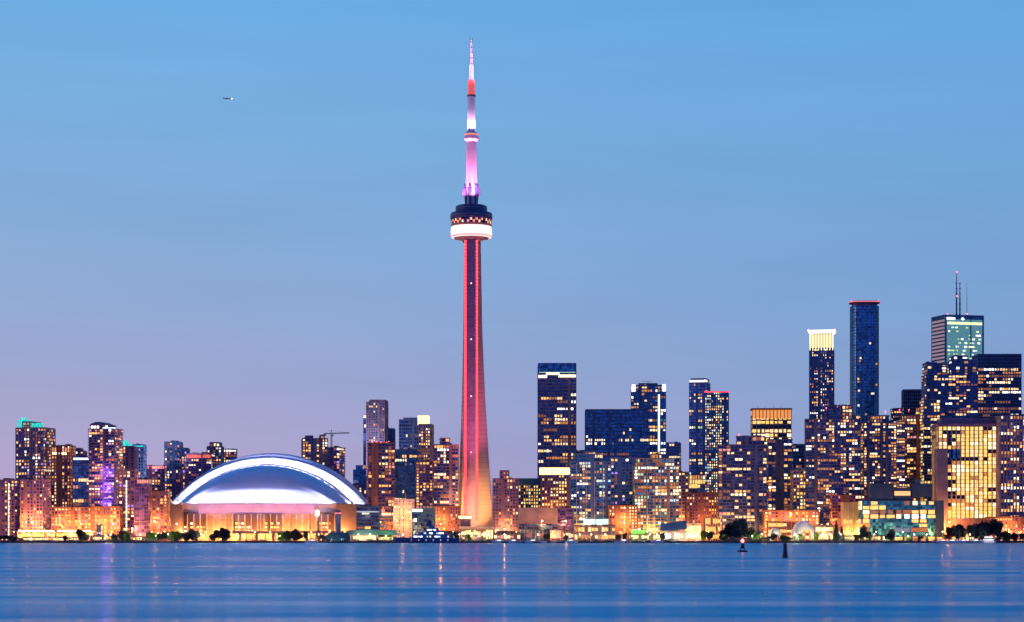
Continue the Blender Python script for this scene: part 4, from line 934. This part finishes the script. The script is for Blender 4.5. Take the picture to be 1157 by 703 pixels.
def tree(x, ytop, wpx, kind, Y):
    cm, tm = VAR[kind, 0 if kind == 'conifer' else random.randrange(4)]
    H = PZ(ytop, Y)-GZ; base = {'dark': (9.6, 10), 'green': (7.6, 9), 'conifer': (12, 5.2)}[kind]
    root = bpy.data.objects.new({'dark': 'shore_tree', 'green': 'shore_tree', 'conifer': 'conifer_tree'}[kind], None); C.objects.link(root)
    root.location = (PX(x, Y), Y, GZ); root.rotation_euler = (0,0,random.uniform(0, 6.28))
    sx = 1.2*wpx*Y/K/base[1]; sz = 1.05*H/base[0]; root.scale = (sx, sx, sz); root['category'] = 'tree'; root['group'] = 'trees along the shore'
    for nm, me in (('crown', cm), ('trunk', tm)):
        o = bpy.data.objects.new(nm, me); C.objects.link(o); o.parent = root
    root['k_'] = kind; return x, root
random.seed(3)
T = []
for a in [(91,598,12,'dark',2222),(98,603,8,'dark',2226),(73,605,6,'dark',2220),(4,605,13,'dark',2222),(15,606,10,'dark',2224),(24,608,8,'dark',2221),
  (128,603,9,'dark',2230),(138,600,10,'dark',2236),(144,602,8,'green',2226),(168,602,9,'green',2228),(174,601,10,'green',2232),(182,603,9,'dark',2230),(187,601,8,'dark',2240),
  (193,601,10,'green',2232),(201,601,11,'green',2236),(210,602,10,'dark',2226),(218,598.5,14,'dark',2222),(212,604,8,'dark',2218),(240,603,9,'dark',2228),(247,599,12,'dark',2224),(253,596.5,12,'dark',2220),(255,601,10,'dark',2218),
  (318,602,10,'green',2230),(324,600,12,'dark',2226),(333,598,12,'dark',2222),(338,602,8,'dark',2224),(345,600,6,'dark',2226),(359,602,8,'dark',2228),(364,603,7,'dark',2232),
  (438,603,8,'green',2232),(515,601,10,'dark',2228),(530,604,7,'green',2220),(618,603,8,'dark',2228),(640,604,6,'dark',2226),(699,604,8,'dark',2230),(706,602,6,'dark',2234),
  (749,602,6,'dark',2218),(795,600,7,'green',2224),(802,601,10,'dark',2222),(819,596,12,'dark',2224),(826,587,17,'dark',2232),(838,586,18,'dark',2230),(845,594,12,'dark',2224),(832,597,14,'dark',2218),(818,603,9,'green',2214),
  (851,600,9,'green',2226),(857,603,8,'green',2222),(874,602,9,'dark',2220),(866,606,10,'dark',2218),(885,605,10,'dark',2216),(889,606,9,'dark',2218),(904,603,6,'green',2218),(922,602,6,'green',2220),
  (945,589,7,'conifer',2226),(951,596,6,'conifer',2222),(975,592,8,'dark',2230),(968,604,6,'green',2214),(980,598,10,'dark',2226),(1008,598,10,'dark',2228),(1004,604,8,'dark',2222),(1027,604,8,'green',2220),
  (1040,604,7,'dark',2220),(1075,592,12,'dark',2232),(1083,590.5,15,'dark',2230),(1087,597,10,'dark',2226),(1098,593,12,'dark',2236),(1107,587,15,'dark',2234),(1119,584,15,'dark',2232),(1126,584,14,'dark',2236),(1113,594,14,'dark',2228),(1128,596,10,'dark',2226),(1136,601,10,'green',2232),(1147,602,9,'dark',2236),(1156,603,9,'dark',2234)]:
    T.append(tree(*a))
KN = {'dark': 'dark rounded shore tree', 'green': 'lamplit green shore tree', 'conifer': 'narrow dark shore conifer'}
label_row(T, lambda o: KN[o['k_']])
for x, o in T: del o['k_']
hd = []
q = MB(); rd = random.Random(8)
for i in range(14000):          # low continuous shrub belt on the bank, broken by gaps
    xp = rd.uniform(-10, 1167)
    if 0.5+.5*math.sin(xp*.21)*math.sin(xp*.047+2) < .35: continue
    c = Vector((PX(xp, 2214), 2213+rd.uniform(-3,2), GZ+rd.random()**1.5*3.0)); u = Vector((rd.gauss(0,1), rd.gauss(0,1), rd.gauss(0,1))).normalized(); v = u.orthogonal().normalized(); l = rd.uniform(.3,.6)
    k = len(q.v); q.v += [c-u*l, c-v*l*.6, c+u*l, c+v*l*.6]; q.f.append((k,k+1,k+2,k+3)); q.m.append(0)
tag(q.build('shrubs', LD), 'broken belt of low dark shrubs along the quay', 'shrubs', kind='stuff')

# ------------------------------------------------------------------ street lamps (their own light)
def make_lamp(h, arm=True, col=(1,.42,.11), power=26000, m_=None):
    root = bpy.data.objects.new('street_lamp', None); C.objects.link(root)
    q = MB(); q.bar((0,0,0),(0,0,h), .16, r2=.10); q.bar((0,0,0),(0,0,.8), .3)
    if arm: q.bar((0,0,h-.1),(0,-1.8,h+.5), .08)
    q.build('pole', W['black'], root)
    q = MB(); e = (0,-2.1,h+.4) if arm else (0,0,h+.3); q.lathe([(.15,-.35),(.5,-.2),(.55,.15),(.2,.35)], 10); o = q.build('lamp_head', m_ or AMBERL, root); o.location = e
    lamp('lamp_light', root, (e[0], e[1]-.2, e[2]-.9), power, col, radius=.35)
    index_kids(root); return root
protos = {'amber': make_lamp(9), 'cream': make_lamp(6.5, False, (1,.72,.38), 9000, WHITE), 'green': make_lamp(5, False, (.75,.95,.25), 9000, emis('lime lamp', (.75,1,.35), 8, 'FRONT'))}
DESC = {'amber': 'orange street lamp with curved arm', 'cream': 'short cream globe lamp', 'green': 'yellow green lamp glowing among leaves'}
L_ = []; used = set(); random.seed(17)
spots = [('amber',x,2258) for x in (16,34,45,62,76,95,106,127,150,172,186,206,232,262,288,305,352,372,390,440,468,498,512,560,583,625,660,700,722,757,783,800,808,864,880,905,930,958,990,1020,1065,1090,1140,1153)] + \
 [('cream',x,2216) for x in (33,55,104,125,158,190,227,268,360,405,418,455,519,533,545,552,570,608,641,655,668,684,734,742,752,764,778,788,861,898,908,918,929,938,950,962,988,1033,1047,1096)] + \
 [('green',x,2212) for x in (120,176,316,436,714,818,850,901,1026)] + [('amber',612,2300),('amber',893,2340),('amber',640,2310)]
for kind, x, Y in spots:
    pr = protos[kind]; o = pr if kind not in used else copy_tree(pr); used.add(kind)
    o.location = (PX(x, Y), Y, GZ); o.rotation_euler = (0,0,random.uniform(-.2,.2)); o['category'] = 'street lamp'; o['group'] = 'street lamps along the waterfront'
    if (x, Y) in ((612,2300),(893,2340),(640,2310)): o.scale = (1.4,1.4,2.2 if x != 893 else 3.0)
    o['k_'] = kind; L_.append((x, o))
label_row(L_, lambda o: DESC[o['k_']])
for x, o in L_: del o['k_']
# building lights at street level that wash the facades behind (wall lanterns)
wl = thing('wall_lantern', '', 'lantern'); q = MB(); q.box(-.4,.4,-.3,.3,-.5,.5); q.build('lamp_head', AMBERL, wl); lamp('lamp_light', wl, (0,-1.2,0), 42000, (1,.38,.10), radius=.5); index_kids(wl)
LW = []
for i, (x, y, Y) in enumerate([(30,590,2385),(48,596,2385),(70,594,2366),(92,592,2366),(112,594,2356),(128,592,2356),(150,597,2345),(176,590,2366),(200,592,2400),(455,585,2334),(498,592,2395),(538,598,2380),(556,600,2380),
      (800,594,2450),(812,590,2396),(840,598,2396),(870,596,2354),(893,598,2354),(910,592,2354),(935,592,2376),(1064,600,2394),(1072,590,2390),(660,600,2395),(705,590,2366),(735,600,2386),(770,592,2495),(1140,600,2345),(1015,602,2425),(620,588,2595),(430,590,2416),(570,598,2416)]):
    o = wl if i == 0 else copy_tree(wl)
    o.location = (PX(x, Y), Y-2.2, PZ(y, Y)); o['category'] = 'lantern'; o['group'] = 'amber lanterns on the lower facades'; LW.append((x, o))
label_row(LW, lambda o: 'amber lantern low on the facade', 'near')

# ------------------------------------------------------------------ boats
hullw, hulln = W['white'], wallm('navy hull', (.03,.06,.14), .35)
def make_boat(kind):
    root = bpy.data.objects.new({'motor': 'motor_boat', 'sail': 'sailing_boat', 'cruiser': 'cabin_cruiser'}[kind], None); C.objects.link(root)
    L, B = {'motor': (7, 2.4), 'sail': (10, 3), 'cruiser': (13, 4)}[kind]; h = L*.11+.3
    q = MB(); rings = []
    for f, wd, zk in ((-.5,.8,.0),(-.3,.95,0),(0,1,0),(.25,.8,.05),(.42,.4,.2),(.5,.04,.5)):
        x_ = f*L; b_ = B/2*wd; rings.append([(x_, -b_, h*(1+.25*max(0,f))), (x_, -b_*.75, -.2+h*zk), (x_, 0, -.45+h*zk), (x_, b_*.75, -.2+h*zk), (x_, b_, h*(1+.25*max(0,f)))])
    q.loft(rings); q.build('hull', hullw if kind != 'motor' else hulln, root)
    q = MB(); ch = {'motor': .9, 'sail': .6, 'cruiser': 1.5}[kind]
    q.loft([[(-L*.3,-B*.36,h),(L*.2,-B*.3,h),(L*.2,B*.3,h),(-L*.3,B*.36,h)],[(-L*.28,-B*.33,h+ch),(L*.08,-B*.26,h+ch),(L*.08,B*.26,h+ch),(-L*.28,B*.33,h+ch)]]); q.build('cabin', hullw, root)
    q = MB(); q.box(-L*.24, L*.05, -B*.375, B*.375, h+ch*.35, h+ch*.7); q.build('window', LIT['d'] if kind == 'cruiser' else G['black'], root)
    if kind == 'cruiser':
        q = MB(); q.box(-L*.25, L*.0, -B*.25, B*.25, h+ch+.9, h+ch+1.05)
        for x_ in (-L*.23, -.3): 
            for y_ in (-B*.22, B*.22): q.bar((x_,y_,h+ch),(x_,y_,h+ch+.95), .05, seg=5)
        q.build('flybridge', hullw, root)
    if kind == 'sail':
        q = MB(); q.bar((.6,0,h),(.6,0,h+12), .09, r2=.05); q.build('mast', W['white'], root)
        q = MB(); q.bar((.6,0,h+1.6),(-3.8,0,h+1.7), .22); q.build('boom', wallm('sail cover', (.05,.12,.35), .8), root)
        q = MB(); q.bar((.6,0,h+12),(4.9,0,h+.3), .02, seg=4); q.bar((.6,0,h+12),(-4.9,0,h+.3), .02, seg=4); q.build('rigging', W['grey'], root)
    index_kids(root); return root
bp_ = {k: make_boat(k) for k in ('motor','sail','cruiser')}; usedb = set(); BO = []; random.seed(23)
BN = {'motor': 'small navy hulled motor boat', 'sail': 'sailing boat with bare mast', 'cruiser': 'white cabin cruiser with lit windows'}
for kind, x in [('cruiser',562),('motor',570),('sail',575),('cruiser',582),('motor',590),('sail',596),('cruiser',601),('motor',607),('sail',613),('sail',627),('motor',633),('cruiser',646),
     ('motor',668),('sail',700),('cruiser',706),('motor',726),('cruiser',742),('motor',760),('motor',786),('sail',1059),('cruiser',1064),('motor',1070),('cruiser',1078),('sail',1083),('cruiser',1089),
     ('motor',1096),('cruiser',1104),('motor',1044),('cruiser',352),('motor',374),('motor',1000),('sail',1100)]:
    pr = bp_[kind]; o = pr if kind not in usedb else copy_tree(pr); usedb.add(kind); Y = random.uniform(2186, 2200)
    o.location = (PX(x, Y), Y, .35); o.rotation_euler = (0,0,random.choice((0, math.pi))+random.uniform(-.5,.5)); o['category'] = 'boat'; o['group'] = 'boats moored along the quay'; o['k_'] = kind; BO.append((x, o))
label_row(BO, lambda o: BN[o['k_']], 'moored before' if False else 'in front of')
for x, o in BO: del o['k_']
# big motor yacht cruiser 1108..1124 (pale lilac)
def yacht(name, label, x0, x1, Y, hm, sup, decks, lit, stack=True):
    root = thing(name, label, 'ship', (PX((x0+x1)/2, Y), Y, 0)); L = (x1-x0)*Y/K; B = L*.17; h = L*.055+1.2
    q = MB(); rings = []
    for f, wd, zk in ((-.5,.04,.7),(-.42,.45,.25),(-.28,.85,0),(0,1,0),(.3,1,0),(.46,.9,.1),(.5,.85,.2)):
        x_ = f*L; b_ = B/2*wd; zt = h*(1+.6*max(0,-f-.1)); rings.append([(x_,-b_,zt),(x_,-b_*.85,-.3+h*zk*.6),(x_,0,-.8+h*zk*.6),(x_,b_*.85,-.3+h*zk*.6),(x_,b_,zt)])
    q.loft(rings); q.build('hull', hm, root)
    z = h
    for i, (a, b_, hh) in enumerate(decks):
        q = MB(); bw_ = B*.42*(1-.12*i)
        q.loft([[(a*L,-bw_,z-.05),(b_*L,-bw_,z-.05),(b_*L,bw_,z-.05),(a*L,bw_,z-.05)],[((a+.03)*L,-bw_*.95,z+hh),((b_-.01)*L,-bw_*.95,z+hh),((b_-.01)*L,bw_*.95,z+hh),((a+.03)*L,bw_*.95,z+hh)]]); q.box((a+.01)*L, (b_+.01)*L, -bw_*1.06, bw_*1.06, z+hh, z+hh+.25)
        q.build('deck_house', sup, root)
        x_ = a+.06
        while x_ < b_-.04:
            if random.random() < lit:
                w_ = random.choice((1.2, 2.2, 3.2)); o = bpy.data.objects.new('window', pane_mesh(w_, hh*.45, 0, random.choice('dgdc'))); C.objects.link(o); o.parent = root; o.location = (x_*L, -bw_*1.03, z+hh*.5)
            x_ += .045
        z += hh+.25
    if stack:
        q = MB(); q.loft([[(-.01*L,-1.4,z-.1),(.09*L,-1.4,z-.1),(.09*L,1.4,z-.1),(-.01*L,1.4,z-.1)],[(.04*L,-1,z+5),(.08*L,-1,z+5),(.08*L,1,z+5),(.04*L,1,z+5)]]); q.build('funnel', hm, root)
        q = MB(); q.bar((-.05*L,0,z),(-.05*L,0,z+6), .2); q.bar((-.05*L,-2,z+4),(-.05*L,2,z+4), .1); q.build('mast', sup, root)
    q = MB()
    for k in range(12): q.bar((-.45*L+k*.035*L, -B*.3-k*.02*B, h*1.15),(-.45*L+k*.035*L, -B*.3-k*.02*B, h*1.15+1), .05, seg=4)
    q.build('railing', sup, root)
    for k in range(6):
        q = MB(); q.lathe([(.1,-.3),(.4,0),(.1,.3)], 8); q.build('porthole_light', LIT['d'], root).location = ((-.22+k*.11)*L, -B*.5-.1, h*.62)
    return root
bs = wallm('ship blue grey', (.10,.22,.42), .45, .08); bh = wallm('ship navy', (.035,.08,.2), .4)
random.seed(40)
yacht('yacht', 'large blue yacht with rows of small lit windows moored left of the concrete tower', 444, 519, 2194, bh, bs, [(-.22,.42,3.2),(-.12,.30,3.0),(-.02,.20,3.0),(.03,.13,2.4)], .6)
yacht('ferry', 'pale lilac tour boat moored below the golden office', 1108, 1125, 2188, hullw, hullw, [(-.35,.42,2.4),(-.25,.35,2.2)], .5, False)

# ------------------------------------------------------------------ finger piers
PR = []; random.seed(61)
for i, x in enumerate((12, 121, 182, 228, 300, 356, 408, 552, 585, 604, 622, 708, 752, 862, 1006, 1050, 1068, 1092, 1122, 1148)):
    L = random.uniform(14, 30); wd = random.uniform(2.2, 4); o = bpy.data.objects.new('finger_pier', None); C.objects.link(o); o.location = (PX(x, 2204), 2205, 0)
    o['category'] = 'pier'; o['group'] = 'finger piers along the quay'
    q = MB(); q.box(-wd/2, wd/2, -L, 0, .75, 1.0); q.build('deck', W['grey'], o)
    n = int(L/4)
    for k in range(n+1):
        for sg in (-1, 1):
            q = MB(); q.bar((sg*wd/2, -L+k*L/n+.2, -2), (sg*wd/2, -L+k*L/n+.2, 2.0+random.uniform(-.2,.6)), .17); q.build('pile', bark, o)
    PR.append((x, o))
label_row(PR, lambda o: 'low grey finger pier on dark piles')

# ------------------------------------------------------------------ navigation marks on the lake
Y = CZ*K/16.0
bu = thing('navigation_buoy', 'dark lattice buoy carrying a glowing red lamp on the open water', 'buoy', (PX(839, Y), Y, 0))
q = MB(); q.lathe([(1.7,-.4),(1.95,0),(1.95,.45),(1.6,.65),(.9,.75)], 24); q.build('float', W['black'], bu)
q = MB()
for k in range(4):
    a = math.pi/4+k*math.pi/2; c_, s2 = math.cos(a), math.sin(a); q.bar((1.0*c_,1.0*s2,.6),(.45*c_,.45*s2,3.3), .09)
    a2 = a+math.pi/2; q.bar((.9*c_,.9*s2,1.1),(.6*math.cos(a2),.6*math.sin(a2),2.5), .05)
q.box(-.6,.6,-.05,.05,1.3,2.9); q.box(-.05,.05,-.6,.6,1.3,2.9); q.lathe([(.7,3.25),(.7,3.4)], 16); q.build('lattice', W['black'], bu)
q = MB(); q.lathe([(.25,3.4),(.5,3.6),(.55,4.2),(.3,4.6),(.05,4.75)], 16); q.build('lantern', emis('buoy lantern', (1,.10,.10), 9, 'FRONT'), bu)
lamp('lamp_light', bu, (0,0,5.3), 120, (1,.05,.05), radius=.3)
Y = CZ*K/22.5
sp = thing('spar_buoy', 'slim dark spar buoy standing in the water right of the red lamp buoy', 'buoy', (PX(887, Y), Y, 0))
q = MB(); q.lathe([(.72,-.4),(.72,.5),(.5,1.6),(.45,3.2)], 20); q.build('float', wallm('buoy green black', (.012,.02,.03), .5), sp)
q = MB(); q.lathe([(.45,3.2),(.58,3.22),(.58,3.55),(.2,3.75)], 20); q.build('top_mark', W['black'], sp)
Y = 3000
for label, x, y, Ya in (('tiny airliner with its landing light on, high in the left of the sky', 257, 111.5, 9000),):
    ap = thing('airliner', label, 'airplane', (PX(x, Ya), Ya, PZ(y, Ya)))
    q = MB(); q.loft([[(xx, r_*math.cos(2*math.pi*j/12), r_*math.sin(2*math.pi*j/12)) for j in range(12)] for xx, r_ in ((-17,.3),(-13,1.3),(-6,1.9),(10,1.9),(15,1.5),(17.5,.3))]); q.build('fuselage', W['pale'], ap)
    for sgn in (-1, 1): q = MB(); q.loft([[(3,0,-.6),(-3,0,-.6),(-3,0,-.3),(3,0,-.3)],[(-4,sgn*16,.6),(-6,sgn*16,.6),(-6,sgn*16,.75),(-4,sgn*16,.75)]]); q.build('wing', W['pale'], ap)
    q = MB(); q.loft([[(-12,-.2,1),(-16.5,-.2,1),(-16.5,.2,1),(-12,.2,1)],[(-15.5,-.1,6),(-17.5,-.1,6),(-17.5,.1,6),(-15.5,.1,6)]]); q.box(-17,-14,-6,6,1.0,1.2); q.build('tail', W['pale'], ap)
    q = MB(); q.lathe([(.1,-1.2),(3,0),(.1,2)], 8); q.build('landing_light', WHITE, ap).location = (17.5,-1,-.6)
